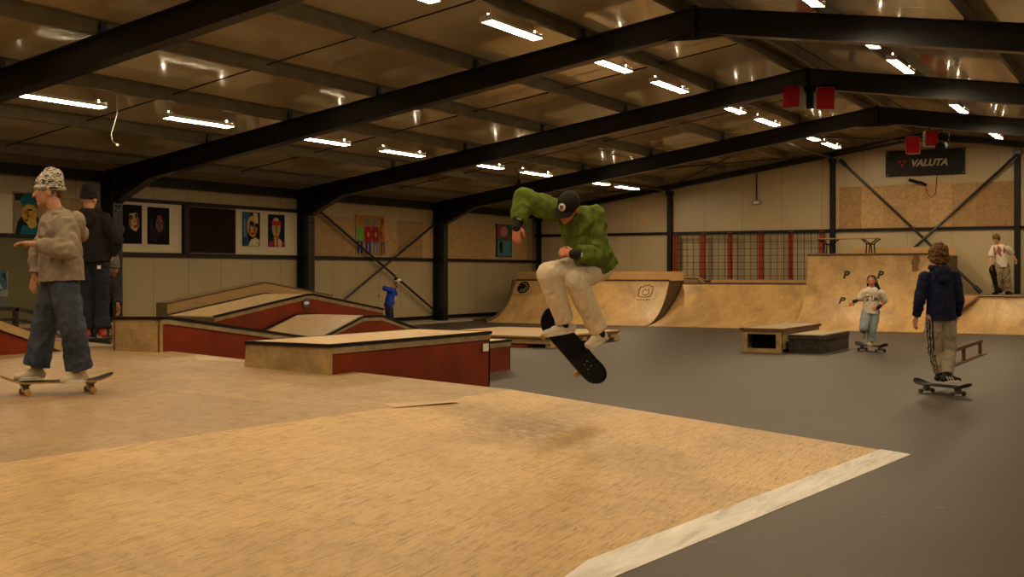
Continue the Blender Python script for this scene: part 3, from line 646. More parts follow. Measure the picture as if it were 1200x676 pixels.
for k in range(7): mb.poly([on1(-.26+k*.075+a_, -.27+b_, .008) for a_, b_ in ((0, 0), (.05, 0), (.055, .035), (.005, .035))])
mb.build('sticker_caption', plain('dull_caption', (.17, .10, .045)), q1)
sp, xc = solve_s(s1, 757, 341)
mb = MB()
pts = [(-.2, -.16), (-.22, .05), (-.17, .16), (-.1, .13), (-.06, .22), (.0, .17), (.06, .24), (.11, .15), (.18, .17), (.2, 0), (.17, -.16), (.02, -.2), (-.12, -.19), (-.2, -.16)]
mb.tube([on1(u, v, .006) for u, v in pts], .010, 5)
mb.tube([on1(u, v, .006) for u, v in ((-.08, -.1), (-.1, .02), (-.03, .08), (.02, .02), (.08, .07), (.1, -.08), (0, -.13), (-.08, -.1))], .009, 5)
for k in range(5): mb.poly([on1(-.2+k*.085+a_, -.31+b_, .006) for a_, b_ in ((0, 0), (.06, 0), (.06, .03), (0, .03))])
mb.build('flame_logo', inkm, q1)
# ---------------------------------------------------------------- folding table on the tall ramp
t = thing('folding_table', 'narrow folding table with brown top standing on the tall ramp', 'table', (-8.0, 33, 1.87))
MB().box(-8.82, -7.2, 32.75, 33.2, 2.33, 2.355).build('table_top', 'tabletop', t, bevel=.004)
for xs in ((-8.66, -8.45), (-7.5, -7.33)):
    for q in (32.8, 33.15):
        mb = MB()
        mb.tube([(xs[0], q, 1.88), (xs[0]+.03, q, 2.2), (xs[0]-.12, q, 2.33)], .018, 8); mb.tube([(xs[1], q, 1.88), (xs[1]-.03, q, 2.2), (xs[1]+.14, q, 2.33)], .018, 8); mb.tube([(xs[0], q, 2.19), (xs[1], q, 2.19)], .014, 6)
        mb.build('leg_frame', 'black', t)
# ---------------------------------------------------------------- the low plywood platform in front (flat deck + bank + metal edge)
C0, C1 = at_z(1066, 532.5), at_z(718, 676)
sd_ = (C1-C0).normalized(); Cn = C0+sd_*10.5
E3 = at_deck(600, 456.5); E0 = at_deck(207, 412.2); edir = (E0-E3).normalized(); E9 = E3+edir*8.2
fd = Vector((-.084, -.9964, 0)); F0 = E3; Fn = F0+fd*10.6; Fn.z = deck_z(Fn.x, Fn.y); D9 = E9+fd*10.6
for v in (E9, D9): v.z = deck_z(v.x, v.y)
pf = thing('plywood_platform', 'large low plywood platform with a sloping bank edged by a metal strip', 'skate platform', (-6, 5, 0))
mb = MB(); vs = []; fs = []
def under_(v, d=.03): return Vector((v.x, v.y, max(v.z-d, 0)))
nb, ne = C0.lerp(F0, .035), Cn.lerp(Fn, .035)
mb.add([nb, ne, Fn, F0, under_(nb, .02), under_(ne, .02), under_(Fn), under_(F0)], [(0, 1, 2, 3), (7, 6, 5, 4), (0, 4, 5, 1), (1, 5, 6, 2), (2, 6, 7, 3), (3, 7, 4, 0)])
mb.build('bank_surface', 'bank', pf)
mb = MB(); mb.add([F0, Fn, D9, E9]+[under_(v) for v in (F0, Fn, D9, E9)], [(0, 1, 2, 3), (7, 6, 5, 4), (0, 4, 5, 1), (1, 5, 6, 2), (2, 6, 7, 3), (3, 7, 4, 0)])
mb.build('deck_surface', 'deckw', pf)
mb = MB(); w = .10
def edge_strip(a, b, ia, ib, up=.004):
    a2, b2 = a.lerp(ia, 1), b.lerp(ib, 1)
    return mb.add([a, b, b2, a2, a+UP*up, b+UP*up, b2+UP*(up+.001), a2+UP*(up+.001)], [(3, 2, 1, 0), (4, 5, 6, 7), (0, 1, 5, 4), (1, 2, 6, 5), (2, 3, 7, 6), (3, 0, 4, 7)])
wn = sd_.cross(UP).normalized(); SW = abs((at_z(650, 676)-C1).dot(wn))
if wn.dot(F0-C0) < 0: wn = -wn
wi = wn*SW+UP*.0125
ca = C0-sd_*.0-wn*.01; cb = Cn-wn*.01
side = (F0-C0).normalized()
edge_strip(ca, cb, C0+side*SW, Cn+wi+sd_*.0)
mb.build('metal_edge', 'strip', pf)
for nm, a, b in (('bank_side', C0.lerp(F0, .02), F0), ('deck_side', F0, E9), ('deck_end', E9, D9)):
    mb = MB(); n = ((b-a).cross(UP)).normalized()*.015
    a_, b_ = under_(a, .031), under_(b, .031); g0, g1 = Vector((a.x, a.y, 0)), Vector((b.x, b.y, 0))
    mb.add([g0, g1, b_, a_, g0-n, g1-n, b_-n, a_-n], [(0, 1, 2, 3), (7, 6, 5, 4), (0, 4, 5, 1), (1, 5, 6, 2), (2, 6, 7, 3), (3, 7, 4, 0)])
    mb.build(nm, 'red', pf)
mb = MB()   # pale worn repair patches let into the boards
P4 = [at_deck(447, 472, .002), at_deck(530, 469.5, .002), at_deck(540, 470.5, .002), at_deck(462, 477.5, .002)]
P5 = [at_deck(227, 417, .002), at_deck(262, 419.5, .002), at_deck(300, 424, .002), at_deck(232, 422, .002)]
mb.poly(P4).build('repair_patch', 'patch', pf); MB().poly(P5).build('repair_patch', 'patch', pf)
# ---------------------------------------------------------------- ledges
def ledge(nm, lab, B, u, st, band=.10, endmat='endply', tilt=0., group='ledges', sidez=0.):
    """B: near corner on the +X side, u: towards -X, st: list of (distance along +Y, top z, bottom z)"""
    t = thing(nm, lab, 'skate ledge', (B.x, B.y, st[0][2]), group)
    w = u.length; un = u.normalized()
    def pt(s, side, z, o=0): return Vector((B.x, B.y+s, z))+un*(w*side)-un*o*(1 if side == 0 else -1)
    for sd in (0, 1):
        mb = MB(); o = un*(.0)
        for (sa, za, ba), (sb, zb, bb) in zip(st, st[1:]):
            q = [pt(sa, sd, ba), pt(sb, sd, bb), pt(sb, sd, zb-band), pt(sa, sd, za-band)]
            nrm = un*(.02 if sd == 0 else -.02)
            mb.hexa([q[0], q[1], q[1]+nrm, q[0]+nrm, q[3], q[2], q[2]+nrm, q[3]+nrm])
        mb.build('side_panel', 'red', t)
        mb = MB()
        for (sa, za, ba), (sb, zb, bb) in zip(st, st[1:]):
            q = [pt(sa, sd, za-band, .012), pt(sb, sd, zb-band, .012), pt(sb, sd, zb-.03, .012), pt(sa, sd, za-.03, .012)]
            nrm = un*(.04 if sd == 0 else -.04)
            mb.hexa([q[0], q[1], q[1]+nrm, q[0]+nrm, q[3], q[2], q[2]+nrm, q[3]+nrm])
        mb.build('edge_board', 'bandply', t)
    mb = MB()   # near end and far end
    (sa, za, ba), (sb, zb, bb) = st[0], st[-1]
    A, Bq = pt(sa, 0, 0, .014), pt(sa, 1, 0, .014); ty = Vector((0, -tilt, 0)); d = Vector((0, .03, 0))
    mb.hexa([A+UP*ba+ty, Bq+UP*(ba+sidez)+ty, Bq+UP*(ba+sidez)+d, A+UP*ba+d, A+UP*(za-.03), Bq+UP*(za-.03), Bq+UP*(za-.03)+d, A+UP*(za-.03)+d])
    mb.build('end_panel', endmat, t)
    mb = MB(); A, Bq = pt(sb, 0, 0), pt(sb, 1, 0)
    mb.hexa([A+UP*bb, Bq+UP*bb, Bq+UP*bb-d, A+UP*bb-d, A+UP*(zb-.03), Bq+UP*(zb-.03), Bq+UP*(zb-.03)-d, A+UP*(zb-.03)-d]); mb.build('back_panel', 'red', t)
    mb = MB(); c = .035
    for (sa, za, ba), (sb, zb, bb) in zip(st, st[1:]):
        a0, a1, b0, b1 = pt(sa, 0, za, .02), pt(sa, 1, za, .02), pt(sb, 0, zb, .02), pt(sb, 1, zb, .02)
        for p, q, s in ((a0, b0, 1), (a1, b1, -1)):
            i_ = un*(c*s); mb.hexa([p-UP*.03, q-UP*.03, q-UP*.03+i_, p-UP*.03+i_, p+UP*.003, q+UP*.003, q+UP*.003+i_, p+UP*.003+i_])
    for (s, z, b_), k in ((st[0], 1), (st[-1], -1)):
        p, q = pt(s, 0, z, .02)-Vector((0, .02*k, 0)), pt(s, 1, z, .02)-Vector((0, .02*k, 0)); d2 = Vector((0, c*k, 0))
        mb.hexa([p-UP*.03, q-UP*.03, q-UP*.03+d2, p-UP*.03+d2, p+UP*.004, q+UP*.004, q+UP*.004+d2, p+UP*.004+d2])
    mb.build('coping_edge', 'coping', t)
    mb = MB()
    for (sa, za, ba), (sb, zb, bb) in zip(st, st[1:]):
        a0, a1, b0, b1 = pt(sa, 0, za), pt(sa, 1, za), pt(sb, 0, zb), pt(sb, 1, zb)
        mb.hexa([a0-UP*.03, b0-UP*.03, b1-UP*.03, a1-UP*.03, a0, b0, b1, a1])
    mb.build('top_board', 'light_top', t)
    return t
B = at_deck(386, 439.5); A = at_deck(289.8, 429.4); u = A-B; dz = u.z; u.z = 0
tz = 1.4-(403.7-320)*((-B.x)*SN+B.y*CS)/1400
ey = .42; Lf = at_x(574, 388.2, B.x).y-B.y
fl = ledge('grind_ledge', 'long red and plywood ledge with black edge jutting off the platform', B, u, [(0, tz, B.z), (ey, tz, B.z-.0), (ey+.01, tz, 0), (Lf, at_x(574, 388.2, B.x).z, 0)], .095, tilt=.03, sidez=dz)
mb = MB(); pp = at_x(569, 407, B.x+.016); mb.box(pp.x, pp.x+.002, pp.y-.06, pp.y+.07, pp.z-.045, pp.z+.045); mb.build('white_sticker', 'paper', fl)
B2 = at_deck(187, 412.6); A2 = at_deck(133, 411); u2 = A2-B2; u2.z = 0
tz2 = 1.4-(371.3-320)*((-B2.x)*SN+B2.y*CS)/1400
zend = at_x(350, 393, B2.x); sl2 = (zend.z-tz2)/(zend.y-B2.y-.1)
ledge('down_ledge', 'red ledge with a scuffed black top sloping down, beside the dark-hooded skater', B2, u2, [(0, tz2, B2.z), (.12, tz2, B2.z), (.14, tz2-.003, 0), (3.6, tz2+sl2*3.5, 0)], .085, tilt=.0)
Lr = at_z(598, 433)
ledge('low_ledge', 'short low red ledge behind the end of the long ledge', Vector((Lr.x, 11.9, 0)), Vector((-1., 0, 0)), [(0, .44, 0), (Lr.y-11.9, .44, 0)], .10)
# ---------------------------------------------------------------- funbox ramps behind the ledges
def hump(nm, lab, x0, x1, prof, top, wall_m, band=.07, cope=True):
    t = thing(nm, lab, 'skate ramp', ((x0+x1)/2, prof[0][0], 0), 'up and over ramps')
    mb = MB()
    for (ya, za), (yb_, zb) in zip(prof, prof[1:]):
        mb.hexa([(x0, ya, max(za-.025, 0)), (x1, ya, max(za-.025, 0)), (x1, yb_, max(zb-.025, 0)), (x0, yb_, max(zb-.025, 0)), (x0, ya, za+.002), (x1, ya, za+.002), (x1, yb_, zb+.002), (x0, yb_, zb+.002)])
    mb.build('riding_surface', top, t)
    for x, s in ((x0, 1), (x1, -1)):
        poly = [(x, prof[0][0], 0)]+[(x, y, max(z-.03, 0)) for y, z in prof]+[(x, prof[-1][0], 0)]
        MB().prism(poly, (0, 0, 0), (s*.02, 0, 0)).build('side_panel', wall_m, t)
        mb = MB(); mc = MB()
        for (ya, za), (yb_, zb) in zip(prof, prof[1:]):
            o = -s*.012
            if za > .05 or zb > .05:
                mb.hexa([(x+o, ya, max(za-.03-band, 0)), (x+o+s*.02, ya, max(za-.03-band, 0)), (x+o+s*.02, yb_, max(zb-.03-band, 0)), (x+o, yb_, max(zb-.03-band, 0)), (x+o, ya, max(za-.02, .001)), (x+o+s*.02, ya, max(za-.02, .001)), (x+o+s*.02, yb_, max(zb-.02, .001)), (x+o, yb_, max(zb-.02, .001))])
            mc.bar((x, ya, za), (x, yb_, zb), .05, .035)
        mb.build('edge_board', 'bandply', t)
        mc.build('coping_edge', 'coping', t)
    return t
hump('over_ramp', 'low red-sided up-and-over ramp in front of the blue-shirted child', -13.15, -11.75, [(13.45, 0), (15.88, .69), (16.41, .685), (18.9, .06)], 'rampold', 'red', .05)
tr = hump('tall_over_ramp', 'taller up-and-over ramp with a long red side and worn wooden top', -14.21, -13.21, [(13.98, .72), (16.25, 1.03), (16.4, 1.03), (18.5, .72)], 'rampold', 'red', .05)
MB().box(-14.2, -13.22, 13.97, 14.0, .0, .70).build('end_panel', 'darkply', tr)
MB().box(-14.2, -13.22, 18.47, 18.5, .0, .70).build('end_panel', 'darkply', tr)
mb = MB(); p = at_x(359, 355, -13.195); mb.disc((p.x+.004, p.y, p.z), (0, 1, 0), (0, 0, 1), .10, .085); mb.build('round_sticker', plain('sticker_blue', (.06, .06, .14)), tr)
mb = MB(); mb.disc((p.x+.008, p.y, p.z), (0, 1, 0), (0, 0, 1), .07, .028); mb.build('sticker_band', 'paper', tr)
t = thing('plywood_ledge', 'bare plywood up-and-over ledge between the worn ramp and the side wall', 'skate ledge', (-14.3, 16, 0), 'ledges')
pr = [(14.02, .90), (16.37, 1.225), (18.3, .955)]
mb = MB().prism([(-14.255, pr[0][0], 0)]+[(-14.255, y, z) for y, z in pr]+[(-14.255, pr[-1][0], 0)], (0, 0, 0), (-.21, 0, 0)); mb.build('body', 'backply', t)
mb = MB()
for a, b in zip(pr, pr[1:]): mb.bar((-14.365, a[0], a[1]+.012), (-14.365, b[0], b[1]+.012), .25, .025)
mb.box(-14.48, -14.25, 14.0, 14.02, .6, .91); mb.build('dark_edge', 'darkply', t)
# ---------------------------------------------------------------- wedge ramp and handrail at the left border
wx = -10.78
p0, p1 = at_x(0, 383, wx), at_x(72, 411, wx); sl_ = (p1.z-p0.z)/(p1.y-p0.y)
wy0 = p0.y-1.6; wz0 = p0.z-sl_*1.6; dzr = at_deck(60, 411.5).z
wr = thing('wedge_ramp', 'red-sided wedge ramp with a plywood top at the border of the view', 'skate ramp', (wx, p0.y, .5))
def wz(y): return p0.z+sl_*(y-p0.y)
mb = MB().prism([(wx, wy0, deck_z(wx, wy0)), (wx, wy0, wz(wy0)-.08), (wx, p1.y-.06, deck_z(wx, p1.y)+.0)], (0, 0, 0), (-.03, 0, 0)); mb.build('side_panel', 'red', wr)
MB().bar((wx-.6, wy0, wz(wy0)-.035), (wx-.6, p1.y+.05, wz(p1.y)+.02), 1.25, .085, (0, 0, 1)).build('top_board', 'backply', wr)
rx_ = -12.05
r0, r1, r2 = at_x(-60, 362, rx_), at_x(18, 362, rx_), at_x(134, 384, rx_)
hr = thing('handrail', 'dark flat handrail bending downward behind the skaters', 'handrail', (rx_, r1.y, 0))
MB().bar(r0, r1, .05, .045).bar(r1, r2, .05, .045).build('top_rail', 'blackworn', hr)
q0, q1_, q2_ = at_x(-60, 373.5, rx_), at_x(18, 374.5, rx_), at_x(134, 396, rx_)
MB().bar(q0, q1_, .04, .035).bar(q1_, q2_, .04, .035).build('lower_rail', 'blackworn', hr)
for f in (.0, .55, 1.):
    v = r1.lerp(r2, f); MB().bar((v.x, v.y, max(deck_z(v.x, v.y) if v.y < 10.1 else 0, 0)), (v.x, v.y, v.z), .05, .05, (0, 1, 0)).build('post', 'blackworn', hr)
v = at_x(-30, 362, rx_); MB().bar((v.x, v.y, deck_z(v.x, v.y)), v, .05, .05, (0, 1, 0)).build('post', 'blackworn', hr)
lb = thing('plywood_block', 'low brown plywood block behind the handrail', 'skate block', (-13.3, 11, 0))
MB().box(-14.0, -12.9, 10.4, 12.2, 0, .66).build('body', 'endply', lb); MB().box(-14.02, -12.88, 10.38, 12.22, .66, .69).build('top_board', 'darkply', lb)
# ---------------------------------------------------------------- boxes, pad and rail on the dark floor
bx = thing('open_ended_box', 'wooden grind box with an open dark end, beside the black box', 'grind box', (-6.5, 20.5, 0), 'boxes on the dark floor')
x0, x1, y0, y1, h = -6.86, -6.14, 20.52, 23.0, .425
MB().box(x0-.02, x1+.02, y0-.02, y1+.02, h-.035, h).build('top_board', 'tabletop2' if 'tabletop2' in MT else 'rampold', bx)
MB().box(x0-.025, x1+.025, y0-.03, y0-.02, h-.045, h+.003).box(x1+.02, x1+.03, y0-.03, y1+.03, h-.045, h+.003).box(x0-.03, x0-.02, y0-.03, y1+.03, h-.045, h+.003).build('metal_edge', 'rust', bx)
MB().box(x0, x0+.025, y0+.02, y1, .06, h-.036).build('side_panel', 'backply2', bx); MB().box(x1-.025, x1, y0+.02, y1, .06, h-.036).build('side_panel', 'endply', bx); MB().box(x0+.026, x1-.026, y1-.025, y1, .03, h-.036).build('end_panel', 'backply2', bx)
mb = MB().box(x0, x0+.10, y0, y0+.06, 0, h-.036).box(x1-.10, x1, y0, y0+.06, 0, h-.036).box(x0+.10, x1-.10, y0, y0+.05, h-.10, h-.036).box(x0+.1, x1-.1, y0, y0+.05, 0, .07)
mb.build('end_frame', 'endply', bx)
MB().box((x0+x1)/2+.02, (x0+x1)/2+.05, y0+.7, y0+.74, .02, h-.036).build('inner_strut', 'darkply', bx)
MB().box(x0+.03, x1-.03, y0+.45, y0+.47, .01, h-.04).build('inner_shade_sheet', 'black', bx)  # black sheet standing in for the shade inside the box
bb = thing('black_grind_box', 'low black scuffed box with a brown top beside the open-ended box', 'grind box', (-5.8, 21, 0), 'boxes on the dark floor')
x0, x1, y0, y1, h = -6.07, -5.47, 20.72, 22.55, .325
MB().box(x0, x1, y0, y1, 0.0, h-.05).build('body', 'blackworn', bb); MB().box(x0-.015, x1+.015, y0-.015, y1+.015, h-.09, h-.01).build('edge_frame', 'blackworn', bb, bevel=.008); MB().box(x0+.02, x1-.02, y0+.02, y1-.02, h-.02, h).build('top_board', 'rampold', bb)
pw_ = plain('peeled_wood', (.13, .09, .05), .7, 0, .5, 20)
for k in range(9): y_ = y0+.05+k*.2; MB().box(x1+.0005, x1+.004, y_, y_+random.uniform(.02, .06), .04+random.uniform(0, .12), .07+random.uniform(.1, .13)).build('peeling_patch', pw_, bb)
pd = thing('manual_pad', 'long low layered wooden pad on the floor behind the jumping skater', 'manual pad', (-11.5, 21, 0))
x0, x1, y0, y1, h = -13.2, -10.32, 19.78, 22.9, .215
MB().box(x0, x1, y0, y1, h-.03, h).build('top_board', 'light_top', pd); MB().box(x0+.02, x1-.01, y0+.02, y1-.02, .07, h-.045).build('side_boards', 'endply', pd)
MB().box(x0-.01, x1+.012, y0-.012, y1+.01, h-.05, h-.026).build('dark_edge', 'rust', pd); MB().box(x0+.04, x1-.5, y0+.01, y1-.1, .0, .05).build('red_base', 'red', pd)
for k in range(4): MB().box(x1-.12, x1, y0+.05+k*.95, y0+.3+k*.95, 0, .07).build('skid_block', 'endply', pd)
mb = MB()
for k in range(6): mb.box(x1-.009, x1-.004, y0+.25+k*.45, y0+.5+k*.45, .08, h-.07)
mb.build('side_slot', 'rust', pd)
fr_ = thing('flat_rail', 'low dark square rail on a base strip beside the navy-hoodie skater', 'grind rail', (-3.07, 20, 0))
MB().bar((-3.07, 19.02, .225), (-3.07, 22.0, .225), .06, .055).build('bar', 'rust', fr_)
for y in (19.1, 20.15, 21.9): MB().box(-3.095, -3.045, y-.03, y+.03, .013, .2).build('post', 'rust', fr_)
MB().box(-3.16, -2.98, 18.95, 22.1, 0, .012).build('base_plate', 'darkply', fr_)
# ---------------------------------------------------------------- camera and colour
cd_ = bpy.data.cameras.new('camera'); cam = bpy.data.objects.new('camera', cd_); COL.objects.link(cam)
cam.location = EYEV; cam.rotation_euler = (PI/2, 0, TH); cd_.sensor_width = 36; cd_.lens = F/1200*36; cd_.shift_y = -18/1200; cd_.clip_end = 200
SC.camera = cam
w = bpy.data.worlds.new('world'); SC.world = w; w.use_nodes = True
w.node_tree.nodes['Background'].inputs[0].default_value = (0, 0, 0, 1); w.node_tree.nodes['Background'].inputs[1].default_value = 0
vs_ = SC.view_settings; vs_.view_transform = 'Standard'; vs_.look = 'None'; vs_.gamma = 1; vs_.exposure = EXPO; vs_.use_curve_mapping = False
SC.cycles.max_bounces = 6; SC.cycles.diffuse_bounces = 4; SC.cycles.glossy_bounces = 4
# ---------------------------------------------------------------- people
def uvs(nu=14, nv=10):
    vs = []; fs = []
    for j in range(1, nv):
        for i in range(nu):
            a, b = PI*j/nv, 2*PI*i/nu; vs.append((math.sin(a)*math.cos(b), math.sin(a)*math.sin(b), math.cos(a)))
    top = len(vs); vs += [(0, 0, 1), (0, 0, -1)]
    for j in range(nv-2):
        for i in range(nu): fs.append((j*nu+i, (j+1)*nu+i, (j+1)*nu+(i+1) % nu, j*nu+(i+1) % nu))
    for i in range(nu): fs.append((top, i, (i+1) % nu)); fs.append((top+1, (nv-2)*nu+(i+1) % nu, (nv-2)*nu+i))
    return vs, fs
UVS = uvs()
def basis(d):
    d = Vector(d).normalized(); a = d.orthogonal().normalized(); return a, d.cross(a), d
class Blob:
    """overlapping rounded limbs fused into one continuous skin"""
    def __init__(s): s.mb = MB()
    def cap(s, p0, p1, r0, r1, flat=None, k=1.):
        p0, p1 = Vector(p0), Vector(p1); d = p1-p0
        if d.length < 1e-5: d = Vector((0, 0, 1e-4))
        a, b, c = basis(d); fl = Vector(flat).normalized() if flat is not None else None
        vs = []
        for x, y, z in UVS[0]:
            r, p = (r1, p1) if z >= 0 else (r0, p0); o = (a*x+b*y+c*z)*r
            if fl is not None: o -= fl*o.dot(fl)*(1-k)
            vs.append(p+o)
        s.mb.add(vs, UVS[1]); return s
    def chain(s, pts, rs, flat=None, k=1.):
        for i in range(len(pts)-1): s.cap(pts[i], pts[i+1], rs[i], rs[i+1], flat, k)
        return s
    def ell(s, c, ax, ay, az, rx, ry, rz):
        c = Vector(c); s.mb.add([c+ax*(x*rx)+ay*(y*ry)+az*(z*rz) for x, y, z in UVS[0]], UVS[1]); return s
    def build(s, name, mats, parent, voxel=.012, smooth=3, fold=0., ffreq=9., pick=None, stretch=(1, 1, 1), hairy=0., clips=()):
        me = bpy.data.meshes.new(name); me.from_pydata(s.mb.v, [], s.mb.f)
        bm = bmesh.new(); bm.from_mesh(me); bmesh.ops.recalc_face_normals(bm, faces=bm.faces); bm.to_mesh(me); bm.free()
        ob = bpy.data.objects.new(name+'_tmp', me); COL.objects.link(ob)
        rm = ob.modifiers.new('r', 'REMESH'); rm.mode = 'VOXEL'; rm.voxel_size = voxel
        sm = ob.modifiers.new('s', 'SMOOTH'); sm.factor = .5; sm.iterations = smooth
        bpy.context.view_layer.update()
        m2 = bpy.data.meshes.new_from_object(ob.evaluated_get(bpy.context.evaluated_depsgraph_get()))
        bpy.data.objects.remove(ob); bpy.data.meshes.remove(me); m2.name = name
        if fold or hairy:
            nr = [v.normal.copy() for v in m2.vertices]; st = Vector(stretch)
            for v, n in zip(m2.vertices, nr):
                p = Vector((v.co.x*st.x, v.co.y*st.y, v.co.z*st.z))
                d = 0
                if fold:
                    w = mnoise.noise(p*ffreq*.5)
                    d += fold*(1-2*abs(mnoise.noise(p*ffreq+Vector((w, w, w))*1.2)))+fold*.5*mnoise.noise(p*ffreq*2.3)
                if hairy: d += hairy*mnoise.noise(p*38)+hairy*.8*mnoise.noise(p*17)
                v.co += n*d
        for cp, cn, cr in clips:
            for v in m2.vertices:
                d = v.co-cp
                if d.length < cr:
                    e = d.dot(cn)
                    if e > 0: v.co -= cn*e
        mats = mats if isinstance(mats, (list, tuple)) else [mats]
        m2.materials.clear()
        for m in mats: m2.materials.append(MT[m] if isinstance(m, str) else m)
        for p in m2.polygons:
            p.use_smooth = True
            if pick: p.material_index = pick(p.center, p.normal)
        m2.update()
        return link_mesh(name, m2, parent)
def fabric(name, c, var=.12, vs=14): return plain(name, c, .85, 0, var, vs, .15, 130, .15)
SKIN = plain('skin', (.46, .235, .135), .5, 0, .08, 12); SKIN2 = plain('darker_skin', (.27, .125, .065), .5, 0, .08, 12); SKINR = plain('flushed_skin', (.50, .185, .105), .5, 0, .1, 12)
EYEW, EYED, LIP = plain('eye_white', (.55, .5, .45), .3), plain('eye_dark', (.02, .013, .01), .3), plain('lips', (.35, .10, .075), .5)
BROW = plain('brow_hair', (.03, .018, .01), .8)
def head_caps(b, c, f, u, hs, neck):
    l = u.cross(f).normalized(); h = hs
    b.ell(c+u*.025*h-f*.012*h, l, f, u, .074*h, .094*h, .092*h)
    b.ell(c-u*.045*h+f*.026*h, l, f, u, .057*h, .066*h, .068*h)
    b.ell(c+f*.066*h-u*.018*h, l, f, u, .058*h, .028*h, .05*h)
    b.cap(c+f*.088*h+u*.008*h, c+f*.108*h-u*.030*h, .009*h, .0145*h)
    b.cap(c+f*.084*h+l*.03*h+u*.022*h, c+f*.084*h-l*.03*h+u*.022*h, .013*h, .013*h)
    b.cap(c+f*.083*h+l*.013*h-u*.062*h, c+f*.083*h-l*.013*h-u*.062*h, .0125*h, .0125*h)
    b.ell(c+f*.070*h-u*.092*h, l, f, u, .026*h, .022*h, .02*h)
    for sg in (-1, 1):
        b.ell(c+l*sg*.076*h-f*.012*h-u*.012*h, l, f, u, .012*h, .022*h, .034*h)
    b.cap(neck, c-u*.06*h-f*.018*h, .056*h, .052*h)
    e = [c+f*.088*h+l*sg*.031*h+u*.002*h for sg in (-1, 1)]; mth = c+f*.094*h-u*.060*h; br = [c+f*.092*h+l*sg*.032*h+u*.027*h for sg in (-1, 1)]
    def pick(p, n):
        for q in e:
            d = p-q; dl, du, df = d.dot(l), d.dot(u), d.dot(f)
            if abs(df) < .03*h and (dl/(.017*h))**2+(du/(.008*h))**2 < 1: return 2 if abs(dl) < .008*h else 1
        for q in br:
            d = p-q
            if abs(d.dot(f)) < .03*h and (d.dot(l)/(.022*h))**2+(d.dot(u)/(.0055*h))**2 < 1: return 4
        d = p-mth
        if abs(d.dot(f)) < .03*h and (d.dot(l)/(.024*h))**2+(d.dot(u)/(.011*h))**2 < 1: return 3
        return 0
    return pick
def hand_caps(b, w, d, n, ts, s=1., curl=.5):
    """w wrist, d finger direction, n direction the palm faces, ts side of the thumb"""
    d = Vector(d).normalized(); n = Vector(n); n = (n-d*n.dot(d)).normalized(); a = d.cross(n)
    b.cap(w, w+d*.03*s, .024*s, .026*s); b.ell(w+d*.055*s, a, n, d, .040*s, .017*s, .048*s)
    for i, (o, L) in enumerate(((-.030, .066), (-.010, .078), (.010, .073), (.029, .056))):
        if ts > 0: o = -o
        p = w+d*.090*s+a*o*s; ang = 0.; r = .0098
        for f, rr in ((.44, .0098), (.31, .009), (.25, .0078)):
            ang += curl*(1.0 if f < .44 else .55); q = p+(d*math.cos(ang)+n*math.sin(ang)+a*o*.9)*L*f*s
            b.cap(p, q, r*s, rr*s); p = q; r = rr
    p = w+d*.028*s+a*ts*.03*s; q = p+(d*.75+a*ts*.65+n*.25).normalized()*.042*s; t = q+(d*.9+a*ts*.15+n*(.3+curl*.4)).normalized()*.034*s
    b.cap(p, q, .0145*s, .0118*s).cap(q, t, .0112*s, .0095*s)
def shoe(root, ank, toe, up, s, upper, sole, name='shoe', stripe=None):
    toe = Vector(toe).normalized(); up = Vector(up); up = (up-toe*up.dot(toe)).normalized(); l = up.cross(toe)
    b = Blob(); base = ank-up*.085*s
    b.cap(base-toe*.055*s+up*.035*s, base+toe*.06*s+up*.034*s, .036*s, .038*s).cap(base+toe*.06*s+up*.034*s, base+toe*.165*s+up*.024*s, .038*s, .030*s)
    b.cap(base-toe*.035*s+up*.05*s, ank+up*.02*s, .038*s, .042*s).cap(base+toe*.03*s+up*.06*s, base+toe*.10*s+up*.045*s, .034*s, .028*s)
    def pk(p, n):
        h = (p-base).dot(up)
        if stripe and .028*s < h < .075*s and abs((p-base).dot(l)) > .022*s:
            q = ((p-base).dot(toe)+h*.6)/s
            if -.01 < q < .10 and (q*1/.036) % 1 < .45: return 1
        return 0
    o = b.build(name, [upper, stripe or upper], root, .008, 2, 0, pick=pk)
    mb = MB(); pts = []
    for k in range(20):
        a = 2*PI*k/20; x, y = math.cos(a), math.sin(a)
        pts.append(base+toe*(.055*s+.130*s*x)+l*((.040+.008*x)*s*y*(1 if abs(x) < .9 else .9)))
    mb.prism(pts, up*(-.006*s), up*.022*s); mb.build('sole', sole, o, bevel=.004)
    return o
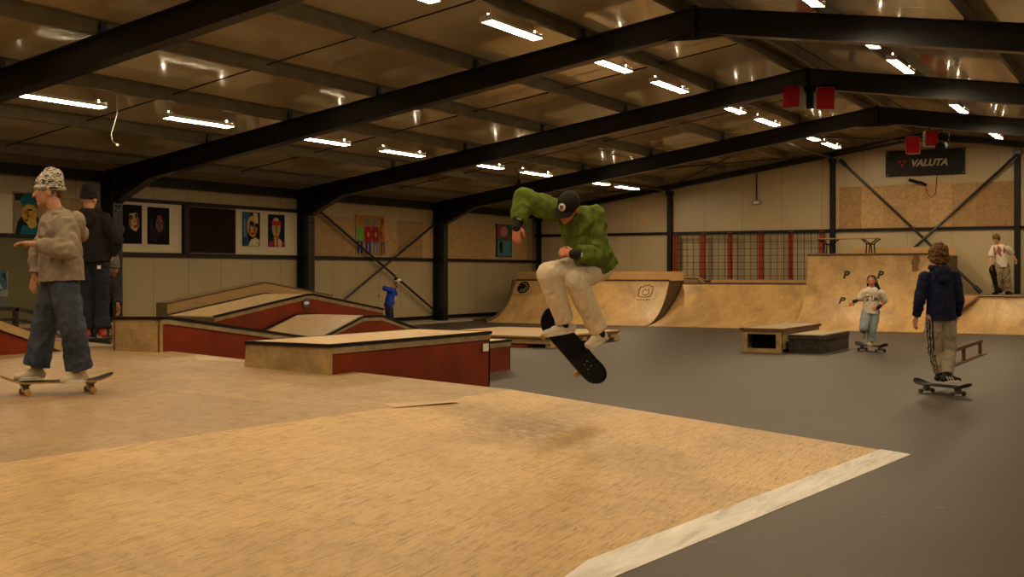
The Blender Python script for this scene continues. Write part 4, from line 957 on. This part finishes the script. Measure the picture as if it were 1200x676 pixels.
def person(name, lab, J, s, f, u, spec, cat='person'):
    """J: joints; one continuous body, clothes as children"""
    base = Vector((J['pelvis'].x, J['pelvis'].y, spec.get('ground', 0)))
    root = thing(name, lab, cat, base); v = spec.get('voxel', .012); bs = spec.get('build', 1.)
    ch, pv = J['chest'], J['pelvis']; acr = (J['lsh']-J['rsh']).normalized(); spine = (ch-pv).normalized(); fr = acr.cross(spine).normalized()
    if spec.get('flipfront'): fr = -fr
    mid = pv.lerp(ch, .5)
    b = Blob()
    b.chain([pv, mid, pv.lerp(ch, .82)], [.115*s*bs, .105*s*bs, .12*s*bs], fr, .72)
    b.cap(J['lhip'], J['rhip'], .085*s*bs, .085*s*bs); b.cap(J['lsh'], J['rsh'], .048*s, .048*s); b.cap(pv.lerp(ch, .8), ch, .09*s, .05*s)
    for q in 'lr':
        b.chain([J[q+'sh'], J[q+'el'], J[q+'wr']], [.046*s, .036*s, .025*s])
        b.chain([J[q+'hip'], J[q+'kn'], J[q+'an']], [.075*s*bs, .050*s, .034*s])
        calf = J[q+'kn'].lerp(J[q+'an'], .3); b.cap(calf, calf.lerp(J[q+'an'], .3), .048*s, .042*s)
        hd, hn, ts, cu = spec['hand'][q]; hand_caps(b, J[q+'wr'], hd, hn, ts, s*spec.get('hs_', 1.), cu)
        b.cap(J[q+'an'], J[q+'an']-UP*.03+Vector(spec['toe'][q]).normalized()*.015*s, .034*s, .03*s)
    hs = spec.get('head', 1.)
    pick = head_caps(b, J['head'], f, u, hs, ch)
    sk = spec.get('skin', SKIN)
    b.build('body', [sk, EYEW, EYED, LIP, BROW], root, spec.get('bvox', v*.75), 2, pick=pick)
    # ---- trousers
    p = spec['pants']; b = Blob(); w = p['w']
    b.cap(J['lhip'], J['rhip'], .098*s*bs, .098*s*bs).cap(pv+spine*.03, pv+spine*.07*s, .12*s*bs, .118*s*bs, fr, .8)
    for q in 'lr':
        kn, an = J[q+'kn'], J[q+'an']; hem = kn.lerp(an, p.get('len', .93))
        b.chain([J[q+'hip'], J[q+'hip'].lerp(kn, .5), kn, kn.lerp(hem, .5), hem], [x*s for x in w])
    cl = [(J[q+'kn'].lerp(J[q+'an'], p.get('len', .93)), (J[q+'an']-J[q+'kn']).normalized(), .16*s) for q in 'lr']
    b.build('trousers', p['m'], root, v, 2, p.get('fold', .008), p.get('ff', 15), pick=p.get('pick'), stretch=p.get('st', (1, 1, .55)), clips=cl)
    if 'belt' in spec:
        b = Blob(); b.cap(pv+spine*.095*s, pv+spine*.12*s, .135*s*bs, .133*s*bs, fr, .82); b.build('waistband', spec['belt'], root, v, 1)
    # ---- top
    t = spec['top']; r = t.get('r', 1.); b = Blob(); hem = pv+spine*(t.get('hem', .02)-.06)*s
    b.chain([hem, mid, pv.lerp(ch, .80)], [.172*s*r*bs*t.get('hemr', 1.), .152*s*r*bs, .150*s*r], fr, t.get('flat', .86))
    b.cap(J['lsh'], J['rsh'], .066*s*r, .066*s*r); b.cap(pv.lerp(ch, .8), ch-spine*.02*s, .125*s*r, .075*s)
    for q in 'lr':
        sh, el, wr = J[q+'sh'], J[q+'el'], J[q+'wr']; sl = t.get('sleeve', .95)
        rs = [x*s for x in t.get('arm', (.078, .068, .060, .050, .042))]
        if sl > .6: b.chain([sh, sh.lerp(el, .5), el, el.lerp(wr, .5), el.lerp(wr, sl)], rs)
        else: b.chain([sh, sh.lerp(el, .45), sh.lerp(el, sl+.3)], rs[:3])
    b.build(t['name'], t['m'], root, v, 2, t.get('fold', .009), t.get('ff', 13), pick=t.get('pick'), stretch=t.get('st', (1, 1, .6)), clips=[(hem-spine*.02*s, -spine, .30*s)]+[(J[q+'el'].lerp(J[q+'wr'], t.get('sleeve', .95)), (J[q+'wr']-J[q+'el']).normalized(), .075*s) for q in 'lr' if t.get('sleeve', .95) > .6])
    if t.get('hood'):
        b = Blob(); back = -fr; c0 = ch+spine*.0
        n_ = 9; ring = []
        for k in range(n_):
            a = PI*(-.12+1.24*k/(n_-1)); ring.append(c0+acr*math.cos(a)*.095*s+back*math.sin(a)*.085*s+spine*(.035-.015*math.sin(a))*s+fr*.015*s)
        b.chain(ring, [.034*s]*n_)
        hk = float(t['hood'])
        b.ell(c0+back*.10*hk*s-spine*.035*s, acr, back, spine, .105*s*hk**.3, .05*s*hk, .085*s*hk**.5)
        b.ell(c0+back*.125*hk*s-spine*.085*hk*s, acr, back, spine, .07*s*hk**.3, .042*s*hk, .06*s*hk**.5)
        b.build('hood', t['m'], root, v, 2, .006, 12)
    # ---- headgear
    l = u.cross(f).normalized(); c = J['head']; h = hs
    hd = spec.get('hat')
    if hd and hd['kind'] == 'beanie':
        b = Blob(); b.ell(c+u*.055*h-f*.012*h, l, f, u, .088*h, .106*h, .098*h); b.ell(c+u*.10*h-f*.03*h, l, f, u, .072*h, .085*h, .085*h)
        o = b.build('beanie', hd['m'], root, v*.8, 2, hd.get('fold', .004), 16)
        b = Blob(); N = 16
        b.chain([c+u*(.022*h)+l*.082*h*math.cos(2*PI*k/N)+f*(.100*h*math.sin(2*PI*k/N)-.012*h)-u*.012*h*(-math.sin(2*PI*k/N)) for k in range(N+1)], [.019*h]*(N+1)); b.build('cuff', hd['m'], o, v*.8, 2, .002, 30)
    if hd and hd['kind'] == 'cap':
        b = Blob(); b.ell(c+u*.045*h-f*.010*h, l, f, u, .088*h, .108*h, .088*h); o = b.build('cap_crown', hd['m'], root, .008, 2)
        mb = MB(); pts = []
        N = 12; top = []; bot = []
        for k in range(N+1):
            a = PI*k/N; x, y = math.cos(a), math.sin(a)
            q = c+u*(.040*h)+l*x*.080*h+f*(.065*h+y*.105*h)-u*(abs(x)**2*.022*h+y*.012*h)
            qi = c+u*(.043*h)+l*x*.078*h+f*(.048*h+.025*h*y)-u*(abs(x)**2*.020*h)
            top.append((qi, q))
        vs = []
        for qi, q in top: vs += [qi, q, qi-u*.006, q-u*.006]
        fs = []
        for k in range(N):
            a_ = 4*k; b_ = 4*(k+1); fs += [(a_, a_+1, b_+1, b_), (a_+2, b_+2, b_+3, a_+3), (a_+1, a_+3, b_+3, b_+1), (a_, b_, b_+2, a_+2)]
        mb.add(vs, fs); mb.build('cap_brim', hd['m'], root, True)
        ctr = c+u*.075*h+f*.098*h; nn = (ctr-(c+u*.02*h)).normalized(); uu = (u-nn*u.dot(nn)).normalized(); ll = uu.cross(nn)
        b = Blob(); b.ell(ctr-nn*.004, ll, uu, nn, .032*h, .034*h, .012); bd = b.build('cap_badge', hd['badge'], root, .004, 1)
        mb = MB()
        for k in (-.010, .0, .010): mb.obox(ctr+nn*.0085+ll*k*h, ll*.0022, uu*.018*h, nn*.001)
        mb.obox(ctr+nn*.0085+uu*.004, ll*.018*h, uu*.0022, nn*.001); mb.build('badge_mark', 'black', bd)
    if hd and hd['kind'] == 'helmet':
        b = Blob(); b.ell(c+u*.055*h-f*.014*h, l, f, u, .105*h, .125*h, .098*h)
        def hp(p, n): return 1 if mnoise.noise(p*16) > .05 else 0
        o = b.build('helmet', hd['m'], root, .012, 2, pick=hp)
        MB().tube([c+l*.085*h+u*.0, c+l*.06*h-u*.08*h+f*.03*h, c-u*.125*h+f*.045*h, c-l*.06*h-u*.08*h+f*.03*h, c-l*.085*h], .009, 6).build('chin_strap', 'black', root)
    hr = spec.get('hair')
    if hr:
        b = Blob()
        for e in hr['e']: b.ell(c+l*e[0]*h+f*e[1]*h+u*e[2]*h, l, f, u, e[3]*h, e[4]*h, e[5]*h)
        b.build('hair', hr['m'], root, v*.8, 1, 0, 9, hairy=hr.get('rough', .012))
    for q in 'lr':
        g = spec.get('guard', {}).get(q)
        if g:
            el, wr = J[q+'el'], J[q+'wr']; d = (wr-el).normalized()
            b = Blob(); b.cap(wr-d*.075*s, wr+d*.025*s, .043*s, .040*s); o = b.build('wrist_guard', g[0], root, .008, 1, .002, 20)
            if len(g) > 1:
                side = (g[2]-d*g[2].dot(d)).normalized(); k = wr-d*.035*s+side*.043*s
                mb = MB(); mb.obox(k, d*.010, d.cross(side)*.018, side*.002); mb.build('guard_tag', g[1], o)
        shoe(root, J[q+'an'], spec['toe'][q], spec.get('shoeup', {}).get(q, UP), s*spec.get('shoe_s', 1.), spec['shoe'][0], spec['shoe'][1], 'shoe', spec['shoe'][2] if len(spec['shoe']) > 2 else None)
    return root
# ---------------------------------------------------------------- skateboards
def skateboard(lab, c, ax, up, deckm, wheelm, L=.80, W=.205, wheels=.46):
    """c: centre of the deck underside height above the wheels' contact plane"""
    r = thing('skateboard', lab, 'skateboard', (0, 0, 0), 'skateboards')
    N, Mm = 24, 6; kick = .25; tw = .055
    def prof(x):
        k = max(0, abs(x)-kick); return .088+tw*(k/(L/2-kick))**1.6
    def halfw(x):
        e = abs(x)-(L/2-W/2)
        return W/2 if e <= 0 else math.sqrt(max(W*W/4-e*e, 0))
    def sheet_(z0, z1):
        mb = MB(); vs = []; fs = []
        for i in range(N+1):
            x = -L/2*math.cos(PI*i/N); hw = max(halfw(x*.9995), .004)
            for j in range(Mm+1):
                y = -hw+2*hw*j/Mm; con = .006*(2*j/Mm-1)**2
                vs += [(x, y, prof(x)+con+z0), (x, y, prof(x)+con+z1)]
        w = (Mm+1)*2
        for i in range(N):
            for j in range(Mm):
                a = i*w+j*2; b = a+2; c_ = a+w; d_ = c_+2
                fs += [(a, b, d_, c_), (a+1, c_+1, d_+1, b+1)]
            a = i*w; fs.append((a, a+w, a+w+1, a+1)); a = i*w+Mm*2; fs.append((a, a+1, a+w+1, a+w))
        for i in (0, N):
            for j in range(Mm): a = i*w+j*2; fs.append((a, a+1, a+3, a+2))
        return mb.add(vs, fs)
    sheet_(0, .011).build('deck', deckm, r, True); g = sheet_(.0112, .0125).build('grip_tape', 'black', r, True)
    mb = MB()
    for sx in (-1, 1):
        for dx in (-.027, .027):
            for dy in (-.021, .021): mb.cyl((sx*wheels/2+dx, dy, .098), (sx*wheels/2+dx, dy, .1035), .005, 8)
    mb.build('bolts', 'galv', g)
    for sx in (-1, 1):
        x = sx*wheels/2
        mb = MB().box(x-.04, x+.04, -.028, .028, .078, .088).cyl((x, -.105, .028), (x, .105, .028), .006, 8)
        mb.hexa([(x-.018, -.06, .022), (x+.018, -.06, .022), (x+.018, .06, .022), (x-.018, .06, .022), (x-.028, -.02, .08), (x+.028, -.02, .08), (x+.028, .02, .08), (x-.028, .02, .08)])
        t = mb.build('truck', 'galv', r)
        for sy in (-1, 1): MB().tube([(x, sy*.078, .027), (x, sy*.084, .027), (x, sy*.106, .027), (x, sy*.112, .027)], [.021, .027, .027, .021], 18).build('wheel', wheelm, t, True)
    ax = Vector(ax).normalized(); up = Vector(up); up = (up-ax*up.dot(ax)).normalized(); y = up.cross(ax)
    r.matrix_world = Matrix(((ax.x, y.x, up.x, c.x), (ax.y, y.y, up.y, c.y), (ax.z, y.z, up.z, c.z), (0, 0, 0, 1)))
    return r
def joints(d0, tbl): return {k: at_d(v[0], v[1], d0+(v[2] if len(v) > 2 else 0)) for k, v in tbl.items()}
def orth(u, f): u = Vector(u); return (u-f*u.dot(f)).normalized()
W_YEL, W_WHT, W_DRK = plain('amber_wheel', (.42, .22, .06), .4), plain('cream_wheel', (.55, .48, .34), .4), plain('dark_wheel', (.05, .045, .04), .4)
D_WOOD, D_DARK, D_RED = plain('maple_deck', (.42, .25, .10), .45), plain('dark_deck', (.03, .026, .024), .4), plain('brown_deck', (.12, .06, .03), .45)
WSOLE = plain('white_sole', (.62, .56, .46), .6); GUM = plain('pale_shoe', (.50, .42, .30), .7)
# grey hoodie skater rolling on the deck
w0, w1 = at_deck(31, 463), at_deck(104, 460); bc = (w0+w1)/2; bd = (w1-w0).normalized()
d1 = (-bc.x*SN+bc.y*CS)
f = cdir(-1, -.06, -.22); u = orth(UP+f*.05, f)
J = joints(d1, dict(head=(57, 224), chest=(69, 257), lsh=(77, 266, -.16), rsh=(61, 267, .16), pelvis=(72, 322), lhip=(74, 328, -.065), rhip=(65, 328, .065),
    lel=(80, 293, -.25), lwr=(41, 286, -.30), rel=(46, 299, .22), rwr=(41, 322, .16), lkn=(85, 384, -.14), rkn=(52, 386, .05), lan=(93, 434, -.06), ran=(42, 438, .04)))
for q in 'lr': J[q+'an'].z = deck_z(J[q+'an'].x, J[q+'an'].y)+.105+.088
zeb = G('zebra_knit'); vz = zeb.coord((1, 1, 3.2)); nz = zeb.noise(vz, 17, 2, .5, 2.2)
zeb_m = zeb.fin(zeb.ramp(nz, [(.45, (.03, .026, .022)), (.5, (.50, .45, .37))]), .9, 0, .1)
grey = fabric('grey_sweat', (.235, .185, .135), .14, 5)
jg = G('faded_blue_denim'); vj = jg.coord(); 
jm = jg.fin(jg.mix(.5, jg.ramp(jg.noise(vj, 4.5, 4), [(.35, (.016, .026, .055)), (.65, (.075, .086, .10))]), jg.ramp(jg.noise(jg.coord((1, 1, 3)), 60, 2), [(.3, (.014, .022, .048)), (.7, (.075, .086, .105))])), .85, 0, .15)
person('person', 'person in zebra-pattern beanie and grey hoodie riding a skateboard on the platform', J, .98, f, u, dict(ground=bc.z, voxel=.011, bvox=.0065, head=1.04, skin=SKIN,
    hand=dict(l=(cdir(-1, .12, -.1), -UP, -1, .35), r=(cdir(-.15, -1, -.1), cdir(.4, 0, .9), 1, .4)), toe=dict(l=cdir(-.45, 0, -.9), r=cdir(-.6, 0, -.8)),
    pants=dict(m=jm, w=(.103, .108, .098, .094, .10), fold=.013, len=.93), top=dict(name='hoodie', m=grey, r=1.2, hem=.03, hood=1.38, fold=.014, arm=(.088, .082, .078, .066, .050)),
    hat=dict(kind='beanie', m=zeb_m, fold=.005), shoe=(GUM, WSOLE), hair=dict(m=plain('short_brown_hair', (.10, .05, .025), .8), e=[(0, -.075, -.005, .06, .03, .05), (.07, -.03, 0, .012, .03, .035), (-.07, -.03, 0, .012, .03, .035)], rough=.004)))
skateboard('maple skateboard under the grey hoodie skater, nose turned up', Vector(bc), bd, UP, D_WOOD, W_YEL, .86, .205, .50)
# black hoodie person seen from behind
bb_ = at_deck(109, 406.5); d2 = -bb_.x*SN+bb_.y*CS
f = cdir(.12, 0, 1); u = orth(UP, f)
J = joints(d2, dict(head=(104.5, 233), chest=(106, 250), lsh=(90, 257), rsh=(122, 258), pelvis=(111, 305), lhip=(104, 308), rhip=(118, 308), lel=(83, 281, .05), lwr=(90, 301, .05),
    rel=(137, 281, -.04), rwr=(131, 299, .02), lkn=(102.5, 350, .05), rkn=(119, 352, .05), lan=(101, 393), ran=(120.5, 393)))
for q in 'lr': J[q+'an'].z = bb_.z+.105+.085
jeans = fabric('dark_indigo_denim', (.017, .019, .030), .25, 8); blackhood = fabric('black_sweat', (.014, .0125, .0115), .15)
p2 = person('person', 'person in black hoodie, black beanie and dark jeans seen from behind on the platform', J, 1.0, f, u, dict(ground=bb_.z, voxel=.013, head=1.02, skin=SKIN, flipfront=False,
    hand=dict(l=(cdir(.3, -1, .2), cdir(.8, 0, .4), -1, .5), r=(cdir(-.5, -.8, .0), cdir(-.7, .3, .5), 1, .6)), toe=dict(l=cdir(-.65, 0, .75), r=cdir(-.55, 0, .85)),
    pants=dict(m=jeans, w=(.098, .088, .080, .076, .084), fold=.012), top=dict(name='hoodie', m=blackhood, r=1.08, hem=.06, hood=1.2, fold=.010, arm=(.085, .078, .070, .06, .046)),
    hat=dict(kind='beanie', m=plain('black_knit', (.012, .011, .010), .9)), shoe=(plain('red_shoe', (.34, .045, .03), .6), WSOLE), belt=fabric('red_waistband', (.30, .03, .02))))
mb = MB(); k_ = at_d(116, 313, d2-.125); mb.obox(k_, RIGHT*.02, UP*.02, FWD*.002); mb.build('pocket_patch', 'paper', p2)
skateboard('dark skateboard with cream wheels under the red shoes of the black hoodie person', Vector(bb_), cdir(1, 0, .25), UP, D_DARK, W_WHT)
# child leaning behind the ledge
f = cdir(.75, -.35, -.55); u = orth(UP, f)
J = joints(14.75, dict(head=(131, 313), chest=(124, 328), lsh=(131, 333, -.10), rsh=(118, 332, .12), pelvis=(113, 362), lhip=(117, 365, -.07), rhip=(109, 365, .07),
    lel=(138, 347, -.16), lwr=(138, 357, -.42), rel=(114, 350, .12), rwr=(118, 362, -.05), lkn=(121, 404, -.10), rkn=(107, 405, .05), lan=(117, 446), ran=(104, 446)))
for q in 'lr': J[q+'an'].z = .085
person('person', 'person in grey beanie and dark jacket with pink trousers leaning behind the sloping ledge', J, .92, f, u, dict(voxel=.013, head=.98, skin=SKIN2,
    hand=dict(l=(cdir(.15, -1, -.2), cdir(-.6, 0, -.8), -1, .35), r=(cdir(.3, -1, 0), cdir(.8, 0, .5), 1, .4)), toe=dict(l=cdir(.7, 0, -.6), r=cdir(.7, 0, -.6)),
    pants=dict(m=[fabric('pink_trousers', (.34, .03, .09)), fabric('dark_lower_trouser', (.03, .027, .018))], w=(.105, .10, .09, .08, .085), fold=.01, pick=lambda p, n: 1 if p.z < .80 else 0), top=dict(name='jacket', m=fabric('dark_jacket', (.022, .018, .016)), r=1.0, hem=.04, sleeve=.9),
    hat=dict(kind='beanie', m=fabric('grey_knit', (.13, .12, .105))), shoe=(plain('dark_shoe', (.03, .03, .03)), WSOLE)))
# child in blue shirt
f = cdir(.9, -.3, -.25); u = orth(UP, f)
J = joints(30., dict(head=(465, 331), chest=(459.5, 338), lsh=(461, 340, .11), rsh=(458, 340, -.11), pelvis=(455.5, 357), lhip=(456.5, 358, .06), rhip=(454.5, 358, -.06),
    rel=(448, 337, -.2), rwr=(444.5, 343, -.24), lel=(464, 346, .15), lwr=(462, 352, .0), lkn=(458, 369, .07), rkn=(455.5, 369, -.07), lan=(456, 381, .06), ran=(453, 381, -.06)))
for q in 'lr': J[q+'an'].z = .07
person('person', 'child in blue T-shirt and black and white helmet standing behind the red ramp', J, .74, f, u, dict(voxel=.014, head=.93, skin=SKIN, hs_=1.1,
    hand=dict(r=(cdir(-.3, -1, 0), cdir(.5, 0, .8), 1, .4), l=(cdir(.2, -1, 0), cdir(-.5, 0, -.6), -1, .4)), toe=dict(l=cdir(.9, 0, -.3), r=cdir(.9, 0, -.3)),
    pants=dict(m=fabric('navy_trousers', (.016, .018, .032)), w=(.103, .11, .10, .095, .10), fold=.008), top=dict(name='t_shirt', m=fabric('blue_shirt', (.014, .05, .34)), r=1.08, hem=-.01, sleeve=.45, arm=(.09, .085, .08, .06, .05)),
    hat=dict(kind='helmet', m=[plain('helmet_black', (.02, .02, .02), .3), plain('helmet_white', (.60, .56, .48), .4)]), shoe=(plain('dark_shoe_b', (.03, .03, .03)), WSOLE)))
# jumping skater
d5 = 9.8
f = cdir(-.50, -.62, -.60); u = orth(cdir(-.05, .80, -.62), f)
J = joints(d5, dict(head=(666, 243, -.13), chest=(674, 253, .0), rsh=(648, 246, -.06), lsh=(697, 254, .05), pelvis=(694, 306, .12), rhip=(686, 312, .05), lhip=(703, 314, .15),
    rel=(615, 233, -.10), rwr=(606.5, 263, -.20), lel=(700, 300, -.02), lwr=(674, 298, -.26), rkn=(643, 321, -.22), ran=(662, 378, -.06), lkn=(674, 328, -.17), lan=(702, 389, .02)))
green = plain('green_fleece', (.096, .132, .022), .9, 0, .3, 11, .25, 90, .1); cream = fabric('cream_trousers', (.62, .53, .40), .07, 5)
p5 = person('person', 'skater in green sweater, cream trousers and black cap jumping in mid-air', J, 1.0, f, u, dict(ground=.3, voxel=.011, bvox=.006, head=1.02, skin=SKINR,
    hand=dict(r=(cdir(-.12, -1, -.15), cdir(.5, -.1, .8), 1, .5), l=(cdir(-1, .22, -.25), cdir(.0, -.5, .8), -1, .95)), toe=dict(r=cdir(-1, -.16, -.15), l=cdir(-.62, -.22, -.72)), shoeup=dict(l=cdir(-.05, 1, -.1), r=cdir(-.1, 1, -.1)),
    pants=dict(m=cream, w=(.106, .099, .091, .083, .072), fold=.010, st=(1.2, 1.2, .45), len=.96), top=dict(name='sweater', m=green, r=1.04, hem=-.01, hemr=1.12, fold=.019, arm=(.086, .084, .082, .072, .056), sleeve=.86),
    hat=dict(kind='cap', m=plain('black_cap_cloth', (.010, .009, .009), .85), badge=plain('cream_badge', (.62, .50, .40), .7)), shoe=(plain('white_shoe', (.60, .52, .42), .6), WSOLE),
    hair=dict(m=plain('short_dark_hair', (.04, .02, .012), .8), e=[(0, -.085, -.02, .06, .025, .045)], rough=.004),
    guard=dict(r=(plain('black_guard', (.012, .011, .011), .7), 'paper', -FWD), l=(plain('black_guard_b', (.012, .011, .011), .7), 'paper', -FWD-RIGHT*.2))))
for nm, q in (('sock', 'l'), ('sock', 'r')):
    b = Blob(); d_ = (J[q+'an']-J[q+'kn']).normalized(); b.cap(J[q+'an']-d_*.05, J[q+'an']+d_*.02, .047, .046); b.build(nm, plain('black_sock', (.012, .011, .011), .9), p5, .008, 1)
nz_, tl_ = at_d(634, 365, d5-.05), at_d(705, 447, d5+.16)
ax_ = (tl_-nz_).normalized(); nm_ = cdir(.42, .28, -.86); nm_ = (nm_-ax_*nm_.dot(ax_)).normalized()
mid_ = (nz_+tl_)/2+FWD*.06
skateboard('black-topped skateboard spinning in the air under the jumping skater', mid_-nm_*.10, ax_, nm_, D_DARK, W_YEL, .80, .215, .44)
# girl
d6 = 21.35
f = cdir(-.35, .02, -.93); u = orth(UP, f)
J = joints(d6, dict(head=(1021.5, 330), chest=(1022, 339), rsh=(1012.5, 343), lsh=(1032, 343.5), pelvis=(1020, 364), rhip=(1015.5, 366), lhip=(1025, 366), rel=(1007, 351, .03), rwr=(1001.5, 353, -.1),
    lel=(1037, 354, .05), lwr=(1029.5, 360, -.12), rkn=(1012, 384, -.14), ran=(1012.5, 386, .22), lkn=(1022.5, 386, -.05), lan=(1021, 402)))
J['lan'].z = .105+.075
def teemark(p, n):
    q = p-at_d(1021, 350, d6); return 1 if n.dot(FWD) < -.5 and abs(q.dot(UP)) < .05 and abs(q.dot(RIGHT)) < .12 and mnoise.noise(p*34) > -.02 else 0
person('person', 'girl in white T-shirt and light jeans with black wrist guards on a skateboard', J, .82, f, u, dict(voxel=.011, bvox=.007, head=.93, skin=SKINR,
    hand=dict(r=(cdir(-.8, -.5, -.2), cdir(0, -.5, .8), 1, .5), l=(cdir(-.9, -.3, -.1), cdir(0, -.2, 1), -1, .5)), toe=dict(l=cdir(-.6, 0, -.8), r=cdir(-.1, -1, .3)), shoeup=dict(r=cdir(0, .3, 1)),
    pants=dict(m=fabric('light_blue_denim', (.25, .30, .32), .15, 9), w=(.108, .105, .09, .085, .092), fold=.008), top=dict(name='t_shirt', m=[fabric('white_shirt', (.62, .54, .42)), plain('shirt_print', (.10, .07, .06))], r=1.08, hem=.02, sleeve=.45, arm=(.078, .076, .074, .06, .05), pick=teemark),
    shoe=(plain('yellow_shoe', (.58, .44, .16), .6), WSOLE), hair=dict(m=plain('dark_long_hair', (.018, .011, .008), .6, 0, .3, 20), e=[(0, -.03, .045, .086, .10, .085), (.05, -.05, -.03, .055, .07, .09), (.085, -.06, -.10, .05, .06, .10), (.12, -.07, -.16, .04, .05, .07), (-.06, -.05, -.03, .035, .06, .08)], rough=.012),
    guard=dict(r=(plain('black_guard_c', (.012, .011, .011), .7),), l=(plain('black_guard_d', (.012, .011, .011), .7),))))
gp = at_z(1021, 411.5, 0)
skateboard('dark skateboard under the foot of the girl in the white T-shirt', gp, cdir(.42, 0, -.9), UP, D_DARK, W_DRK, .76)
# navy hoodie
d7 = 14.3
f = cdir(.10, 0, 1); u = orth(UP, f)
J = joints(d7, dict(head=(1100, 299), chest=(1101, 317), lsh=(1084, 326), rsh=(1118, 326), pelvis=(1103, 370), lhip=(1095, 374), rhip=(1110, 374), lel=(1078, 351, -.02), lwr=(1074, 371, .05),
    rel=(1123, 352, .03), rwr=(1121, 370, .12), lkn=(1096, 410, .07), rkn=(1112, 410, .05), lan=(1101, 448, .02), ran=(1110, 450, -.12)))
for q in 'lr': J[q+'an'].z = .105+.085
navy = fabric('navy_sweat', (.010, .013, .036), .15)
def stripes(p, n):
    for a_, b_ in ((J['lhip'], J['lkn']), (J['lkn'], J['lan'])):
        d = (b_-a_); L = d.length; d.normalize(); t_ = (p-a_).dot(d)
        if -.02 < t_ < L+.03:
            r_ = p-a_-d*t_
            if r_.length > .2: continue
            an = math.degrees(math.atan2(-r_.dot(FWD), -r_.dot(RIGHT)))
            return 1 if min(abs(an-18), abs(an-38), abs(an-58)) < 5.5 else 0
    return 0
person('person', 'person with curly brown hair in navy hoodie and grey striped track trousers, seen from behind', J, .97, f, u, dict(voxel=.011, bvox=.007, head=1.0, skin=SKIN,
    hand=dict(l=(cdir(-.15, -1, .1), cdir(.9, 0, .3), -1, .35), r=(cdir(.0, -1, .2), cdir(-.9, 0, .3), 1, .35)), toe=dict(l=cdir(.75, 0, .6), r=cdir(.92, 0, .25)),
    pants=dict(m=[fabric('grey_track', (.30, .245, .18), .1, 6), fabric('track_stripe', (.030, .026, .026))], w=(.103, .108, .095, .078, .062), fold=.010, pick=stripes, len=.97), top=dict(name='hoodie', m=navy, r=1.06, hem=.03, hood=1.2, fold=.010, arm=(.082, .076, .070, .06, .046)),
    hair=dict(m=plain('curly_brown_hair', (.125, .062, .024), .8, 0, .45, 40), e=[(0, -.03, .045, .108, .115, .105), (.05, -.06, -.03, .065, .06, .08), (-.05, -.06, -.03, .065, .06, .08), (.07, .02, .02, .05, .06, .07), (-.07, .02, .02, .05, .06, .07), (0, -.08, -.06, .06, .045, .05)], rough=.022),
    shoe=(plain('black_suede_shoe', (.014, .012, .012), .7), WSOLE, plain('shoe_stripe', (.60, .54, .44), .6))))
n0 = at_z(1104, 462, 0)
skateboard('dark skateboard under the navy hoodie person on the open floor', n0, cdir(.46, 0, -.88), UP, D_DARK, W_DRK, .80)
# man with upright board on the raised deck
d8 = 30.85
f = cdir(-.6, -.45, -.65); u = orth(UP, f)
J = joints(d8, dict(head=(1167.5, 280), chest=(1172.5, 288.5), rsh=(1165, 291, -.05), lsh=(1180.5, 291.5), pelvis=(1173.5, 310), rhip=(1170, 311), lhip=(1177, 311), rel=(1161, 301, -.05), rwr=(1160.5, 310.5, -.2),
    lel=(1186, 297, .05), lwr=(1189.5, 303, -.05), rkn=(1169, 326, -.05), lkn=(1179, 326, -.05), ran=(1167.5, 341), lan=(1181, 341)))
for q in 'lr': J[q+'an'].z = .848+.088
camo = G('camo_cloth'); vc = camo.coord()
camo_m = camo.fin(camo.ramp(camo.noise(vc, 7, 2, .5, .6), [(.4, (.19, .14, .085)), (.48, (.28, .22, .14)), (.56, (.105, .08, .05)), (.62, (.24, .19, .12))]), .85, 0, .15)
person('person', 'person in white T-shirt and camouflage trousers holding a skateboard upright on the raised deck', J, .95, f, u, dict(ground=.85, voxel=.014, head=1.0, skin=SKIN,
    hand=dict(r=(cdir(0, -1, -.1), cdir(.9, 0, .2), 1, .7), l=(cdir(.3, -1, 0), cdir(-.8, 0, -.4), -1, .4)), toe=dict(r=cdir(-.75, 0, -.6), l=cdir(.35, 0, -.9)),
    pants=dict(m=camo_m, w=(.125, .122, .115, .115, .118), fold=.014), top=dict(name='t_shirt', m=[fabric('white_tee', (.60, .52, .42)), plain('tee_print', (.26, .09, .06))], r=1.1, hem=.02, sleeve=.45, arm=(.085, .085, .082, .06, .05),
        pick=lambda p, n: 1 if (p-at_d(1170, 294, d8)).length < .22 and n.dot(FWD) < -.5 and mnoise.noise(p*11) > .12 else 0),
    hair=dict(m=plain('brown_short_hair', (.13, .075, .03), .8, 0, .4, 30), e=[(0, -.02, .05, .096, .108, .09), (.06, -.03, 0, .035, .06, .06), (-.06, -.03, 0, .035, .06, .06)], rough=.014), shoe=(plain('black_shoe', (.014, .013, .013)), plain('dark_sole', (.06, .055, .05)))))
tp, bt = at_d(1160.8, 312, d8-.22), at_d(1171.5, 343, d8-.12); bt.z = .86
a_ = (bt-tp).normalized(); nn_ = cdir(.35, .1, -.93); nn_ = (nn_-a_*nn_.dot(a_)).normalized()
skateboard('dark skateboard held upright by the man in the white T-shirt', (tp+bt)/2-nn_*.10+UP*.03, a_, nn_, D_DARK, W_WHT, .78)
